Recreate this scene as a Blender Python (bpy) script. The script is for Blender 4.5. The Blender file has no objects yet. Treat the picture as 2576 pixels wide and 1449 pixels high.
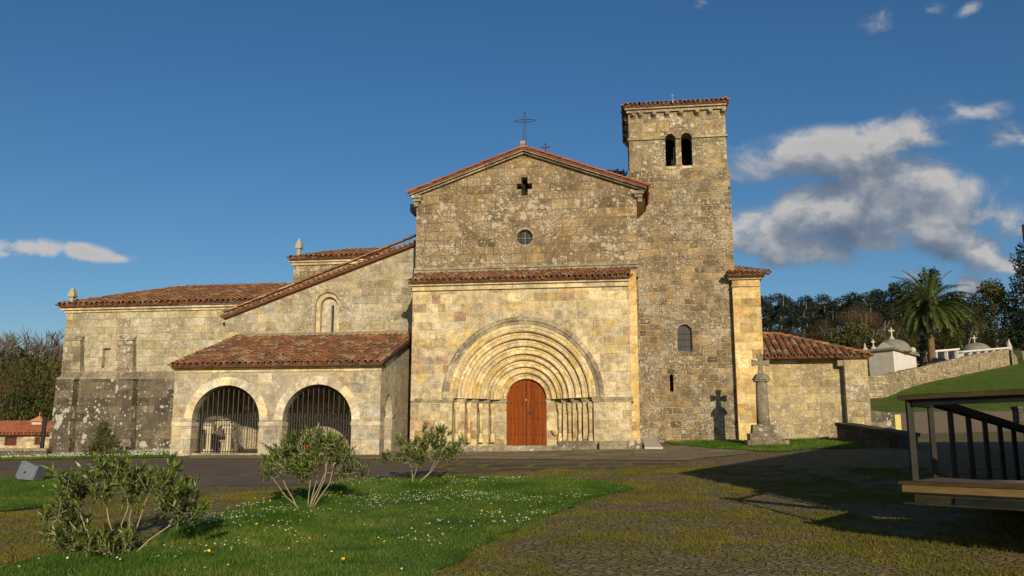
import bpy, bmesh, math, random
import numpy as np
from mathutils import Vector, Matrix
from mathutils.geometry import tessellate_polygon
S = bpy.context.scene
COL = S.collection
R = math.radians
# ------------------------------------------------------------------ camera
EYE = Vector((0, 0, 1.6)); FOC = 2200.0; PITCH = R(10.1)
cd = bpy.data.cameras.new('camera'); cam = bpy.data.objects.new('camera', cd); COL.objects.link(cam)
cam.location = EYE; cam.rotation_euler = (R(90) + PITCH, 0, 0)
cd.sensor_width = 36; cd.lens = 36 * FOC / 2576; cd.clip_start = 0.1; cd.clip_end = 3000
S.camera = cam
# ------------------------------------------------------------------ light
SUN_AZ = R(9.8); SUN_EL = R(15.4)            # azimuth from behind the camera towards its right
SUN = Vector((math.sin(SUN_AZ)*math.cos(SUN_EL), -math.cos(SUN_AZ)*math.cos(SUN_EL), math.sin(SUN_EL)))
sd = bpy.data.lights.new('sun', 'SUN'); sd.energy = 5.0; sd.angle = R(0.5); sd.color = (1.0, 0.825, 0.57)
so = bpy.data.objects.new('sun', sd); COL.objects.link(so)
so.rotation_euler = SUN.to_track_quat('Z', 'Y').to_euler()
S.view_settings.view_transform = 'Standard'; S.view_settings.look = 'None'
S.view_settings.exposure = -0.1; S.view_settings.gamma = 1.0
S.view_settings.use_curve_mapping = False
W = bpy.data.worlds.new('World'); S.world = W; W.use_nodes = True

def ray(px, py):                       # direction of a point of the photo (2576 wide)
    x = px - 1288; y = 724.5 - py
    c, s = math.cos(PITCH), math.sin(PITCH)
    return Vector((x, FOC*c - y*s, y*c + FOC*s))

class NT:                              # short node-tree helper
    def __init__(self, nt): self.nt = nt; nt.nodes.clear()
    def n(self, typ, ins=None, **kw):
        nd = self.nt.nodes.new(typ)
        for k, v in kw.items(): setattr(nd, k, v)
        for k, v in (ins or {}).items(): self.set(nd.inputs[k], v)
        return nd
    def set(self, sock, v):
        if isinstance(v, bpy.types.NodeSocket): self.nt.links.new(v, sock)
        elif isinstance(v, bpy.types.Node): self.nt.links.new(v.outputs[0], sock)
        else: sock.default_value = v
    def m(self, op, a, b=0.0, c=0.0, clamp=False):
        nd = self.nt.nodes.new('ShaderNodeMath'); nd.operation = op; nd.use_clamp = clamp
        for i, v in enumerate((a, b, c)): self.set(nd.inputs[i], v)
        return nd.outputs[0]
    def sm(self, v, a, b):             # smooth step
        nd = self.n('ShaderNodeMapRange', {0: v, 1: a, 2: b}, interpolation_type='SMOOTHSTEP'); return nd.outputs[0]
    def mix(self, f, a, b, blend='MIX'):
        nd = self.nt.nodes.new('ShaderNodeMix'); nd.data_type = 'RGBA'; nd.blend_type = blend
        self.set(nd.inputs[0], f)
        for i, v in ((6, a), (7, b)):
            self.set(nd.inputs[i], tuple(v) + (1,) if isinstance(v, (tuple, list)) and len(v) == 3 else v)
        return nd.outputs[2]
    def noise(self, vec, scale, detail=4, rough=.55, dist=0.0):
        return self.n('ShaderNodeTexNoise', {'Vector': vec, 'Scale': scale, 'Detail': detail, 'Roughness': rough, 'Distortion': dist}).outputs[0]
    def ramp(self, f, stops, const=False):
        nd = self.nt.nodes.new('ShaderNodeValToRGB'); self.set(nd.inputs[0], f); cr = nd.color_ramp
        if const: cr.interpolation = 'CONSTANT'
        while len(cr.elements) < len(stops): cr.elements.new(0.5)
        for e, (p, c) in zip(cr.elements, stops): e.position = p; e.color = tuple(c) + (1,)
        return nd.outputs[0]
    def sep(self, v): return self.n('ShaderNodeSeparateXYZ', {0: v}).outputs
    def comb(self, x, y, z=0.0): return self.n('ShaderNodeCombineXYZ', {0: x, 1: y, 2: z}).outputs[0]

# ------------------------------------------------------------------ sky with clouds
def make_sky():
    t = NT(W.node_tree)
    sky = t.n('ShaderNodeTexSky', sky_type='NISHITA'); sky.sun_disc = False
    sky.sun_elevation = SUN_EL; sky.sun_rotation = R(180) - SUN_AZ
    sky.air_density = 1.0; sky.dust_density = 0.8; sky.ozone_density = 3.2; sky.altitude = 200
    d = t.n('ShaderNodeTexCoord').outputs['Generated']
    x, y, z = t.sep(d)
    yy = t.m('MAXIMUM', y, 0.02)
    gx = t.m('DIVIDE', x, yy); gz = t.m('DIVIDE', z, yy)
    front = t.sm(y, 0.02, 0.12)
    def dens(ox, oz):
        p = t.comb(t.m('ADD', gx, ox), t.m('MULTIPLY', t.m('ADD', gz, oz), 1.35))
        f = t.sm(t.noise(p, 9.0, 8, .58, .35), .30, .70)
        blobs = None
        for (px, py, rx, ry, rot, k) in CLOUDS:
            q = ray(px, py); cx, cz = q.x/q.y, q.z/q.y; rx, ry = rx/FOC*1.05, ry/FOC*1.05
            c, s = math.cos(R(rot)), math.sin(R(rot))
            dx = t.m('ADD', gx, ox - cx); dz = t.m('ADD', gz, oz - cz)
            a = t.m('MULTIPLY_ADD', dx, c/rx, t.m('MULTIPLY', dz, s/rx))
            b = t.m('MULTIPLY_ADD', dz, c/ry, t.m('MULTIPLY', dx, -s/ry))
            r2 = t.m('MULTIPLY_ADD', a, a, t.m('MULTIPLY', b, b))
            g = t.m('MULTIPLY', t.m('EXPONENT', t.m('MULTIPLY', r2, -.62)), k*1.42)
            blobs = g if blobs is None else t.m('MAXIMUM', blobs, g)
        return t.m('ADD', t.m('MULTIPLY', t.m('MULTIPLY', t.m('SUBTRACT', f, .50), 1.05), t.sm(blobs, .05, .75)), blobs), f
    d0, f0 = dens(0, 0); d1, f1 = dens(0.004, 0.030)
    cov = t.m('MULTIPLY', t.sm(d0, 0.28, 1.0), front)
    cov = t.m('POWER', cov, 1.15)
    lit = t.m('ADD', t.m('MULTIPLY', t.m('SUBTRACT', d0, d1), .75), 0.56, clamp=True)
    thick = t.sm(d0, .6, 1.4)
    lit = t.m('MULTIPLY_ADD', thick, -.10, lit, clamp=True)
    cc = t.ramp(lit, [(0.0, (0.15, 0.205, 0.30)), (.45, (0.28, 0.325, 0.40)), (.75, (.50, .52, .55)), (1.0, (0.80, 0.76, 0.72))])
    cc2 = t.n('ShaderNodeVectorMath', {0: cc, 3: SKYSTR_INV}, operation='SCALE').outputs[0]
    hsv = t.n('ShaderNodeHueSaturation', {'Hue': .5012, 'Saturation': 1.20, 'Value': 1.0, 'Color': sky.outputs[0]})
    col = t.mix(t.m('MULTIPLY', cov, .93), hsv.outputs[0], cc2)
    bg = t.n('ShaderNodeBackground', {'Color': col, 'Strength': SKYSTR})
    t.n('ShaderNodeOutputWorld', {'Surface': bg})
SKYSTR = 0.092; SKYSTR_INV = 0.78 / SKYSTR
CLOUDS = [(1890, 428, 110, 58, 0, .80), (2040, 405, 180, 62, 10, .85), (2230, 350, 220, 50, 16, .78), (2420, 297, 110, 32, 14, .70),
          (1905, 555, 100, 66, 0, .85), (2050, 535, 190, 88, 5, .95), (2240, 490, 140, 100, 0, .98), (2340, 560, 150, 84, 0, .92), (1960, 612, 200, 46, 0, .85),
          (2180, 604, 210, 46, 0, .78), (2530, 350, 90, 44, -20, .60), (2550, 555, 90, 80, 0, .75), (2500, 650, 100, 64, 0, .62), (2440, 592, 30, 16, 0, .62),
          (2300, 690, 60, 32, 0, .76), (2435, 718, 54, 26, 0, .70), (2120, 668, 22, 10, 0, .4), (2560, 450, 70, 60, 0, .52), (2380, 740, 70, 28, 0, .58), (2450, 480, 80, 50, 0, .45),
          (80, 624, 120, 22, -3, .74), (210, 634, 80, 20, -8, .72), (10, 640, 90, 22, 0, .62), (310, 650, 60, 13, 0, .56), (466, 634, 16, 6, 0, .42),
          (2215, 40, 64, 40, 30, .56), (2330, 18, 54, 22, 0, .48), (2440, 20, 46, 20, 30, .48), (1762, 10, 26, 22, 0, .4)]
make_sky()

# ------------------------------------------------------------------ materials
def mat(name): 
    m = bpy.data.materials.new(name); m.use_nodes = True; return m, NT(m.node_tree)
def finish(t, col, rough=.85, height=None, bstr=.5, bdist=.02, spec=.25, metal=0.0, **kw):
    ins = {'Base Color': col, 'Roughness': rough, 'Specular IOR Level': spec, 'Metallic': metal}; ins.update(kw)
    b = t.n('ShaderNodeBsdfPrincipled', ins)
    if height is not None:
        bp = t.n('ShaderNodeBump', {'Strength': bstr, 'Distance': bdist, 'Height': height}); t.set(b.inputs['Normal'], bp.outputs[0])
    t.n('ShaderNodeOutputMaterial', {'Surface': b})
def rgb4(c): return tuple(c) + (1,)

def ashlar(name, pal, rowh=.36, bw=.62, mortar=(.42, .36, .25), mw=.022, lichen=.0, lcol=(.62, .60, .52), lsize=7.0,
           stain=.5, scol=(.10, .085, .06), bump=.6, seed=0.0, rough_edge=.02, plaster=0.0, pcol=(.5, .45, .34), varz=.27, speck=.3):
    m, t = mat(name)
    uv = t.n('ShaderNodeUVMap').outputs[0]
    uv = t.n('ShaderNodeVectorMath', {0: uv, 1: (seed*3.17, seed*1.31, 0)}, operation='ADD').outputs[0]
    wn = t.n('ShaderNodeTexNoise', {'Vector': uv, 'Scale': 2.2, 'Detail': 3}).outputs['Color']
    wv = t.n('ShaderNodeVectorMath', {0: t.n('ShaderNodeVectorMath', {0: wn, 1: (.5, .5, .5)}, operation='SUBTRACT').outputs[0], 3: rough_edge*2}, operation='SCALE').outputs[0]
    p = t.n('ShaderNodeVectorMath', {0: uv, 1: wv}, operation='ADD').outputs[0]
    x, y, z = t.sep(p)
    ry = t.m('DIVIDE', y, rowh)
    v1 = t.n('ShaderNodeTexVoronoi', {'W': ry, 'Scale': 1.0, 'Randomness': .45}, voronoi_dimensions='1D')
    e1 = t.n('ShaderNodeTexVoronoi', {'W': ry, 'Scale': 1.0, 'Randomness': .45}, voronoi_dimensions='1D', feature='DISTANCE_TO_EDGE')
    rr = t.sep(v1.outputs['Color'])
    rx = t.m('MULTIPLY_ADD', t.m('DIVIDE', x, bw), t.m('MULTIPLY_ADD', rr[0], .55, .75), t.m('MULTIPLY', rr[1], 91.7))
    v2 = t.n('ShaderNodeTexVoronoi', {'W': rx, 'Scale': 1.0, 'Randomness': .75}, voronoi_dimensions='1D')
    e2 = t.n('ShaderNodeTexVoronoi', {'W': rx, 'Scale': 1.0, 'Randomness': .75}, voronoi_dimensions='1D', feature='DISTANCE_TO_EDGE')
    br = t.sep(v2.outputs['Color'])
    dist = t.m('MINIMUM', t.m('MULTIPLY', e1.outputs['Distance'], rowh), t.m('MULTIPLY', e2.outputs['Distance'], bw))
    wob = t.m('MULTIPLY', t.m('SUBTRACT', t.noise(uv, 9, 3), .5), mw*1.1)
    dist = t.m('ADD', dist, wob)
    mort = t.m('SUBTRACT', 1.0, t.sm(dist, mw*.3, mw*.8))
    n = len(pal); col = t.ramp(t.m('FRACT', t.m('ADD', br[0], t.m('MULTIPLY', rr[2], .37))), [(i/n, c) for i, c in enumerate(pal)], const=True)
    big = t.sm(t.noise(uv, .45, 4), .3, .7); mid = t.sm(t.noise(uv, 3.6, 7, .68), .27, .73); fine = t.sm(t.noise(uv, 17, 5, .7), .27, .73)
    val = t.m('MULTIPLY_ADD', br[1], varz*2, 1.0 - varz)
    val = t.m('MULTIPLY', val, t.m('MULTIPLY_ADD', mid, .70, .66)); val = t.m('MULTIPLY', val, t.m('MULTIPLY_ADD', fine, .70, .66)); val = t.m('MULTIPLY', val, t.m('MULTIPLY_ADD', big, .40, .82))
    col = t.mix(1.0, col, t.comb(val, val, val), 'MULTIPLY')
    if plaster > 0:
        pm = t.sm(t.m('ADD', t.noise(uv, 1.3, 6, .7), t.m('MULTIPLY', big, .5)), 1.02 - plaster, 1.10 - plaster)
        pc = t.mix(fine, pcol, tuple(q*.7 for q in pcol)); col = t.mix(t.m('MULTIPLY', pm, .85), col, pc)
    mk = t.sm(t.noise(uv, 1.1, 4), .30, .52)
    mcol = t.mix(mk, tuple(q*.30 for q in mortar), mortar)
    col = t.mix(t.m('MULTIPLY', mort, t.m('MULTIPLY_ADD', fine, .45, .60)), col, mcol)
    if stain > 0:
        st = t.sm(t.m('ADD', t.m('MULTIPLY', mid, .42), t.m('ADD', t.m('MULTIPLY', t.sm(t.noise(uv, 1.1, 5, .65), .28, .72), .55), t.m('ADD', t.m('MULTIPLY', fine, .15), t.m('MULTIPLY', big, .42)))), 1.10 - stain*.52, 1.36 - stain*.42)
        col = t.mix(t.m('MULTIPLY', st, min(1, .35 + stain*.5)), col, scol)
    if stain > .3:
        sk = t.n('ShaderNodeVectorMath', {0: uv, 1: (2.4, .20, 0)}, operation='MULTIPLY').outputs[0]
        sk = t.sm(t.noise(sk, 1.0, 5, .6), .53, .70)
        col = t.mix(t.m('MULTIPLY', sk, .42*stain), col, tuple(q*.9 for q in scol))
    if lichen > 0:
        pv = t.n('ShaderNodeVectorMath', {0: uv, 1: wn}, operation='ADD').outputs[0]
        area = t.noise(uv, .55, 3, .5)
        lm = None
        for sc, th, ga in ((lsize, .30, .50), (lsize*2.6, .30, .42)):
            vo = t.n('ShaderNodeTexVoronoi', {'Vector': t.n('ShaderNodeVectorMath', {0: uv, 1: t.n('ShaderNodeVectorMath', {0: wn, 3: .12}, operation='SCALE').outputs[0]}, operation='ADD').outputs[0], 'Scale': sc*.55}, feature='F1')
            c = t.sep(vo.outputs['Color'])
            lim = t.m('MULTIPLY', t.m('SUBTRACT', t.m('ADD', t.m('MULTIPLY', c[0], .62), t.m('MULTIPLY', area, .95)), 1.02 - lichen*.42), 1.15)
            k = t.sm(t.m('ADD', t.m('SUBTRACT', lim, vo.outputs['Distance']), t.m('MULTIPLY', t.m('SUBTRACT', mid, .5), .45)), -.03, .05)
            lm = k if lm is None else t.m('MAXIMUM', lm, k)
        lc = t.mix(t.noise(uv, 1.7, 3), lcol, tuple(q*.62 for q in lcol))
        col = t.mix(t.m('MULTIPLY', lm, t.m('MULTIPLY_ADD', fine, .5, .55)), col, lc)
    h = t.m('ADD', t.m('MULTIPLY', t.sm(dist, 0.0, mw*1.2), .8), t.m('ADD', t.m('MULTIPLY', mid, .7), t.m('MULTIPLY', fine, .35)))
    h = t.m('ADD', h, t.m('MULTIPLY', br[2], .35))
    if speck > 0:
        sp = t.sm(t.m('ADD', t.noise(uv, 13, 6, .75), t.m('MULTIPLY', t.m('SUBTRACT', t.noise(uv, .8, 4), .5), .45)), .66 - speck*.16, .72 - speck*.14)
        col = t.mix(t.m('MULTIPLY', sp, .75), col, tuple(q*.92 for q in lcol))
    finish(t, col, .92, h, bump, .035, spec=.1)
    return m

def tile_mat(name, cols, moss=.3, mosscol=(.07, .075, .03)):
    m, t = mat(name)
    a = t.n('ShaderNodeAttribute', attribute_name='tint').outputs['Fac']
    ob = t.n('ShaderNodeTexCoord').outputs['Object']
    col = t.ramp(a, [(i/len(cols), c) for i, c in enumerate(cols)], const=True)
    f = t.noise(ob, 14, 5, .65); g = t.noise(ob, 1.6, 5, .65)
    k = t.m('MULTIPLY_ADD', f, .9, .55); col = t.mix(1.0, col, t.comb(k, k, k), 'MULTIPLY')
    col = t.mix(t.m('MULTIPLY', t.sm(g, .62 - moss*.2, .76 - moss*.1), .75), col, mosscol)
    col = t.mix(t.m('MULTIPLY', t.sm(t.noise(ob, 5.5, 5, .7), .60, .70), .55), col, (.36, .31, .23))
    finish(t, col, .9, f, .4, .01, spec=.2)
    return m

def simple(name, c1, c2, scale=6, rough=.8, bump=.2, spec=.3, metal=0.0, stretch=(1, 1, 1), bd=.01):
    m, t = mat(name)
    ob = t.n('ShaderNodeTexCoord').outputs['Object']
    ob = t.n('ShaderNodeVectorMath', {0: ob, 1: stretch}, operation='MULTIPLY').outputs[0]
    f = t.noise(ob, scale, 6, .65); g = t.noise(ob, scale*6, 3, .6)
    col = t.mix(t.sm(t.m('MULTIPLY_ADD', g, .3, t.m('MULTIPLY', f, .85)), .38, .78), c1, c2)
    finish(t, col, rough, t.m('ADD', f, t.m('MULTIPLY', g, .5)), bump, bd, spec, metal)
    return m

def leaf_mat(name, cols, trans=.25, rough=.55, spec=.3):
    m, t = mat(name)
    a = t.n('ShaderNodeAttribute', attribute_name='tint').outputs['Fac']
    col = t.ramp(a, [(i/max(1, len(cols)-1), c) for i, c in enumerate(cols)])
    b = t.n('ShaderNodeBsdfPrincipled', {'Base Color': col, 'Roughness': rough, 'Specular IOR Level': spec})
    tr = t.n('ShaderNodeBsdfTranslucent', {'Color': t.mix(1.0, col, (1.0, 1.05, .55), 'MULTIPLY')})
    mx = t.n('ShaderNodeMixShader', {0: trans, 1: b.outputs[0], 2: tr.outputs[0]})
    t.n('ShaderNodeOutputMaterial', {'Surface': mx})
    return m

M = {}
M['portal'] = ashlar('portal_stone', [(0.48, 0.391, 0.224), (0.442, 0.363, 0.224), (0.509, 0.428, 0.267), (0.413, 0.353, 0.241), (0.47, 0.363, 0.172), (0.394, 0.344, 0.249), (0.461, 0.391, 0.249), (0.365, 0.279, 0.172), (0.451, 0.372, 0.224), (0.49, 0.419, 0.249), (0.432, 0.372, 0.249), (0.47, 0.4, 0.258), (0.326, 0.223, 0.146)],
                     rowh=.40, bw=.52, mortar=(.56, .49, .34), lichen=.25, stain=.34, scol=(.17, .14, .09), seed=1, bump=.5)
M['voussoir'] = ashlar('voussoir_stone', [(0.55, 0.446, 0.252), (0.5, 0.388, 0.189), (0.58, 0.475, 0.279), (0.47, 0.388, 0.243), (0.53, 0.398, 0.171), (0.55, 0.456, 0.27)], rowh=2.0, bw=.36, mw=.014,
                       lichen=.05, stain=.12, scol=(.22, .17, .10), seed=2, bump=.3, varz=.14)
M['smooth'] = ashlar('trim_stone', [(.50, .43, .28), (.46, .40, .27), (.52, .44, .26)], rowh=3, bw=.8, mw=.012, lichen=.28, stain=.35, seed=3, bump=.4, varz=.15)
M['hood'] = ashlar('hood_stone', [(.30, .26, .18), (.26, .22, .16), (.36, .31, .21)], rowh=3, bw=.45, mw=.014, lichen=.5, stain=.6, seed=33, bump=.6)
M['nave'] = ashlar('nave_stone', [(0.224, 0.171, 0.0997), (0.254, 0.195, 0.112), (0.193, 0.146, 0.0849), (0.239, 0.181, 0.106), (0.216, 0.167, 0.106), (0.27, 0.195, 0.0969), (0.169, 0.128, 0.0826), (0.246, 0.191, 0.114)],
                   rowh=.42, bw=.68, mortar=(.33, .29, .21), mw=.021, lichen=.74, lcol=(.58, .52, .40), lsize=6.5, stain=.56, scol=(.125, .105, .07), seed=4, bump=1.0, speck=.7)
M['tower'] = ashlar('tower_stone', [(0.239, 0.18, 0.103), (0.199, 0.148, 0.0846), (0.271, 0.202, 0.111), (0.158, 0.117, 0.0703), (0.246, 0.184, 0.105), (0.301, 0.212, 0.0994), (0.215, 0.163, 0.0929)],
                    rowh=.31, bw=.48, mortar=(.44, .40, .30), mw=.030, lichen=.56, speck=.75, lcol=(.56, .51, .40), lsize=8, stain=.80, scol=(.11, .088, .06), seed=5, bump=.9, plaster=.22, pcol=(.42, .38, .28))
M['belfry'] = ashlar('belfry_stone', [(0.264, 0.212, 0.122), (0.232, 0.185, 0.113), (0.296, 0.238, 0.135), (0.247, 0.193, 0.11), (0.303, 0.231, 0.11), (0.24, 0.193, 0.122)], rowh=.44, bw=.62, mortar=(.35, .31, .23),
                     mw=.021, lichen=.62, lsize=6, stain=.6, speck=.6, scol=(.14, .12, .08), seed=6, bump=.7)
M['aisle'] = ashlar('aisle_stone', [(0.323, 0.288, 0.199), (0.355, 0.32, 0.216), (0.292, 0.264, 0.188), (0.339, 0.288, 0.176), (0.292, 0.279, 0.224), (0.323, 0.279, 0.184)], rowh=.40, bw=.66, mw=.021, lichen=.55, lsize=9, speck=.55,
                    stain=.52, scol=(.19, .165, .11), seed=7, bump=.5)
M['porch'] = ashlar('porch_stone', [(0.397, 0.348, 0.247), (0.371, 0.339, 0.264), (0.415, 0.375, 0.282), (0.345, 0.322, 0.264), (0.389, 0.322, 0.201), (0.406, 0.357, 0.255), (0.362, 0.322, 0.237)], rowh=.46, bw=.62, mw=.020, mortar=(.55, .49, .36),
                    lichen=.45, lcol=(.62, .58, .50), stain=.46, varz=.17, scol=(.18, .15, .11), seed=8, bump=.45)
M['jambs'] = ashlar('arch_ring_stone', [(.48, .43, .32), (.45, .42, .35), (.50, .42, .27), (.46, .42, .33)], rowh=3, bw=.6, mw=.014, lichen=.2, stain=.3, seed=9, bump=.35)
M['leftup'] = ashlar('choir_stone', [(0.381, 0.335, 0.224), (0.414, 0.377, 0.265), (0.355, 0.301, 0.182), (0.389, 0.352, 0.257), (0.339, 0.309, 0.231), (0.397, 0.335, 0.198)], rowh=.40, bw=.85, mortar=(.24, .21, .15), mw=.018,
                     lichen=.72, lcol=(.60, .58, .48), lsize=8, stain=.66, speck=.6, varz=.2, scol=(.20, .175, .115), seed=10, bump=.6)
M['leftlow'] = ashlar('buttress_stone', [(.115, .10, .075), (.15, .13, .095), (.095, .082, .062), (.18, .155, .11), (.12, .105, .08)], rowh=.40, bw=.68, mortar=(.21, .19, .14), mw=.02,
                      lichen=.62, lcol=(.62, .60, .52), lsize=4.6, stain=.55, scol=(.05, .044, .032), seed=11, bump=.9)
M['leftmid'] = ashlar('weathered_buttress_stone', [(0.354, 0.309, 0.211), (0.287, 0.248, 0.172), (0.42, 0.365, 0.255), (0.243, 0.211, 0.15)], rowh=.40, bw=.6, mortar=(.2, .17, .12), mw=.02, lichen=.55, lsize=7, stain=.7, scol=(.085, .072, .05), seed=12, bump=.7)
M['sacristy'] = ashlar('golden_stone', [(0.54, 0.408, 0.187), (0.5, 0.361, 0.145), (0.56, 0.437, 0.221), (0.48, 0.351, 0.162), (0.52, 0.389, 0.178), (0.44, 0.285, 0.111), (0.55, 0.446, 0.255)], rowh=.42, bw=.55, mw=.014, lichen=.22, lsize=8, mortar=(.55, .46, .28),
                       stain=.45, scol=(.27, .18, .08), seed=13, bump=.4)
M['annex'] = ashlar('annex_stone', [(0.351, 0.28, 0.153), (0.325, 0.264, 0.153), (0.393, 0.312, 0.153), (0.301, 0.24, 0.142), (0.367, 0.296, 0.163), (0.417, 0.336, 0.166), (0.334, 0.28, 0.179)], rowh=.36, bw=.62, mw=.018, lichen=.6, lsize=9, speck=.6, varz=.14,
                    stain=.58, scol=(.20, .16, .10), seed=14, bump=.6)
M['plinth'] = ashlar('plinth_stone', [(.19, .165, .12), (.16, .14, .105), (.23, .20, .14)], rowh=.5, bw=.6, mortar=(.4, .35, .25), lichen=.4, stain=.5, scol=(.07, .06, .045), seed=15)
M['monument'] = ashlar('monument_stone', [(0.221, 0.191, 0.14), (0.238, 0.208, 0.153)], rowh=5, bw=5, mw=.004, lichen=.35, lsize=9, stain=.5, scol=(.14, .12, .085), seed=16, bump=.6)
M['pedestal'] = ashlar('pedestal_stone', [(.22, .19, .13), (.19, .165, .115), (.25, .215, .15)], rowh=.6, bw=1.1, mw=.021, lichen=.62, lsize=9, stain=.5, scol=(.10, .085, .055), seed=17, bump=.9)
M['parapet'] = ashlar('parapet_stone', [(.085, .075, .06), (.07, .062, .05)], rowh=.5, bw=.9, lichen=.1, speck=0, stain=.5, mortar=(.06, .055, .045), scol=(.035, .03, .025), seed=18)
M['rubble'] = ashlar('rubble_stone', [(.38, .31, .20), (.32, .265, .175), (.43, .36, .23), (.28, .23, .15), (.40, .31, .18)], rowh=.24, bw=.34, mortar=(.26, .215, .14), mw=.03, lichen=.35, lsize=9, stain=.45, scol=(.17, .14, .085), seed=19, bump=1.0, rough_edge=.08)
M['ledge'] = ashlar('ledge_stone', [(.30, .265, .19), (.26, .23, .165)], rowh=5, bw=1.4, mw=.01, lichen=.3, stain=.5, seed=20)
M['pale_stone'] = simple('pale_carved_stone', (.50, .44, .30), (.60, .53, .37), 4, .9, .4)
M['pinnacle'] = simple('pinnacle_stone', (.30, .26, .18), (.42, .38, .27), 5, .9, .5)
M['tiles'] = tile_mat('roof_tiles', [(0.282, 0.129, 0.063), (0.216, 0.103, 0.057), (0.338, 0.162, 0.078), (0.179, 0.101, 0.060), (0.263, 0.140, 0.080), (0.376, 0.196, 0.099), (0.169, 0.103, 0.067), (0.291, 0.129, 0.063), (0.357, 0.280, 0.173), (0.244, 0.118, 0.063)], moss=.30)
M['tiles_red'] = tile_mat('newer_roof_tiles', [(.34, .105, .05), (.30, .09, .045), (.38, .13, .065), (.27, .09, .05), (.33, .12, .07)], moss=.05)
M['tiles_house'] = tile_mat('orange_roof_tiles', [(.52, .19, .085), (.46, .16, .075), (.56, .23, .11), (.42, .15, .075)], moss=-.2)
M['tile_bed'] = simple('tile_bed', (.10, .045, .03), (.16, .08, .05), 8, .9)
M['mortar'] = simple('roof_mortar', (.28, .24, .16), (.38, .33, .23), 6, .9, .4)
M['iron'] = simple('wrought_iron', (.018, .019, .023), (.035, .034, .036), 20, .55, .2, .5)
M['rust'] = simple('rusty_iron', (.06, .03, .018), (.10, .05, .03), 20, .8, .2, .3)
M['dark'] = simple('dark_shade', (.012, .010, .009), (.02, .018, .015), 5, 1.0, 0)
M['glass'] = simple('leaded_glass', (.016, .019, .025), (.035, .04, .048), 2, .3, .05, .5)
def wood_door():
    m, t = mat('varnished_door_wood')
    uv = t.n('ShaderNodeUVMap').outputs[0]; a = t.n('ShaderNodeAttribute', attribute_name='tint').outputs['Fac']
    p = t.n('ShaderNodeVectorMath', {0: uv, 1: (9, .7, 1)}, operation='MULTIPLY').outputs[0]
    q = t.n('ShaderNodeVectorMath', {0: p, 1: t.comb(t.m('MULTIPLY', a, 40), t.m('MULTIPLY', a, 17))}, operation='ADD').outputs[0]
    f = t.noise(q, 2.2, 7, .7, .6)
    col = t.ramp(f, [(.25, (.09, .021, .004)), (.5, (.175, .041, .007)), (.75, (.25, .068, .012))])
    k = t.m('MULTIPLY_ADD', a, .35, .82); col = t.mix(1, col, t.comb(k, k, k), 'MULTIPLY')
    finish(t, col, .6, f, .25, .01, spec=.08); return m
M['door'] = wood_door()
M['concrete'] = simple('pale_concrete', (.50, .46, .38), (.58, .54, .45), 3, .9, .2)
M['steel'] = simple('painted_steel', (.016, .017, .016), (.026, .026, .023), 4, .6, .1, .15)
M['steel_moss'] = simple('mossy_steel', (.028, .027, .022), (.060, .062, .02), 3, .8, .15, .1, stretch=(1, 1, 6))
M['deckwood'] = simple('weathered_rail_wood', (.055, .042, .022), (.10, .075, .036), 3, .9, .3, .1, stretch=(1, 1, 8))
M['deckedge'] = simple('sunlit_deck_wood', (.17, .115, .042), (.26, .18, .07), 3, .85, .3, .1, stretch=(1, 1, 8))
M['deckfloor'] = simple('grey_deck_boards', (.10, .08, .06), (.15, .12, .09), 4, .85, .3, .2)
M['lamp'] = simple('grey_lamp_metal', (.10, .125, .155), (.15, .175, .205), 6, .5, .1, .4)
M['white'] = simple('whitewash', (.74, .73, .70), (.60, .60, .58), 2.2, .9, .1)
M['panteon'] = simple('grey_cement', (.40, .375, .32), (.50, .47, .41), 1.5, .9, .2)
M['dome'] = simple('dome_cement', (.17, .155, .13), (.25, .23, .195), 1.2, .9, .3)
M['black_marble'] = simple('black_marble', (.012, .012, .014), (.03, .03, .034), 4, .25, 0, .5)
M['brownwood'] = simple('brown_shutter_wood', (.07, .022, .014), (.11, .035, .02), 4, .7)
M['red'] = simple('red_paint', (.42, .06, .02), (.50, .09, .03), 4, .5)
M['bark'] = simple('grey_bark', (.16, .14, .11), (.27, .245, .20), 5, .9, .5)
M['palebark'] = simple('pale_eucalyptus_bark', (.13, .12, .10), (.22, .205, .175), 3, .9, .3)
M['palmbark'] = simple('palm_bark', (.11, .065, .035), (.22, .145, .085), 5, .95, .8, .1, stretch=(1, 1, 2.5), bd=.06)
M['stem'] = simple('oleander_stem', (.25, .205, .135), (.36, .30, .20), 12, .8, .2)
M['twig'] = simple('bare_twig', (.11, .095, .085), (.17, .15, .135), 4, .9, .2)

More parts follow.
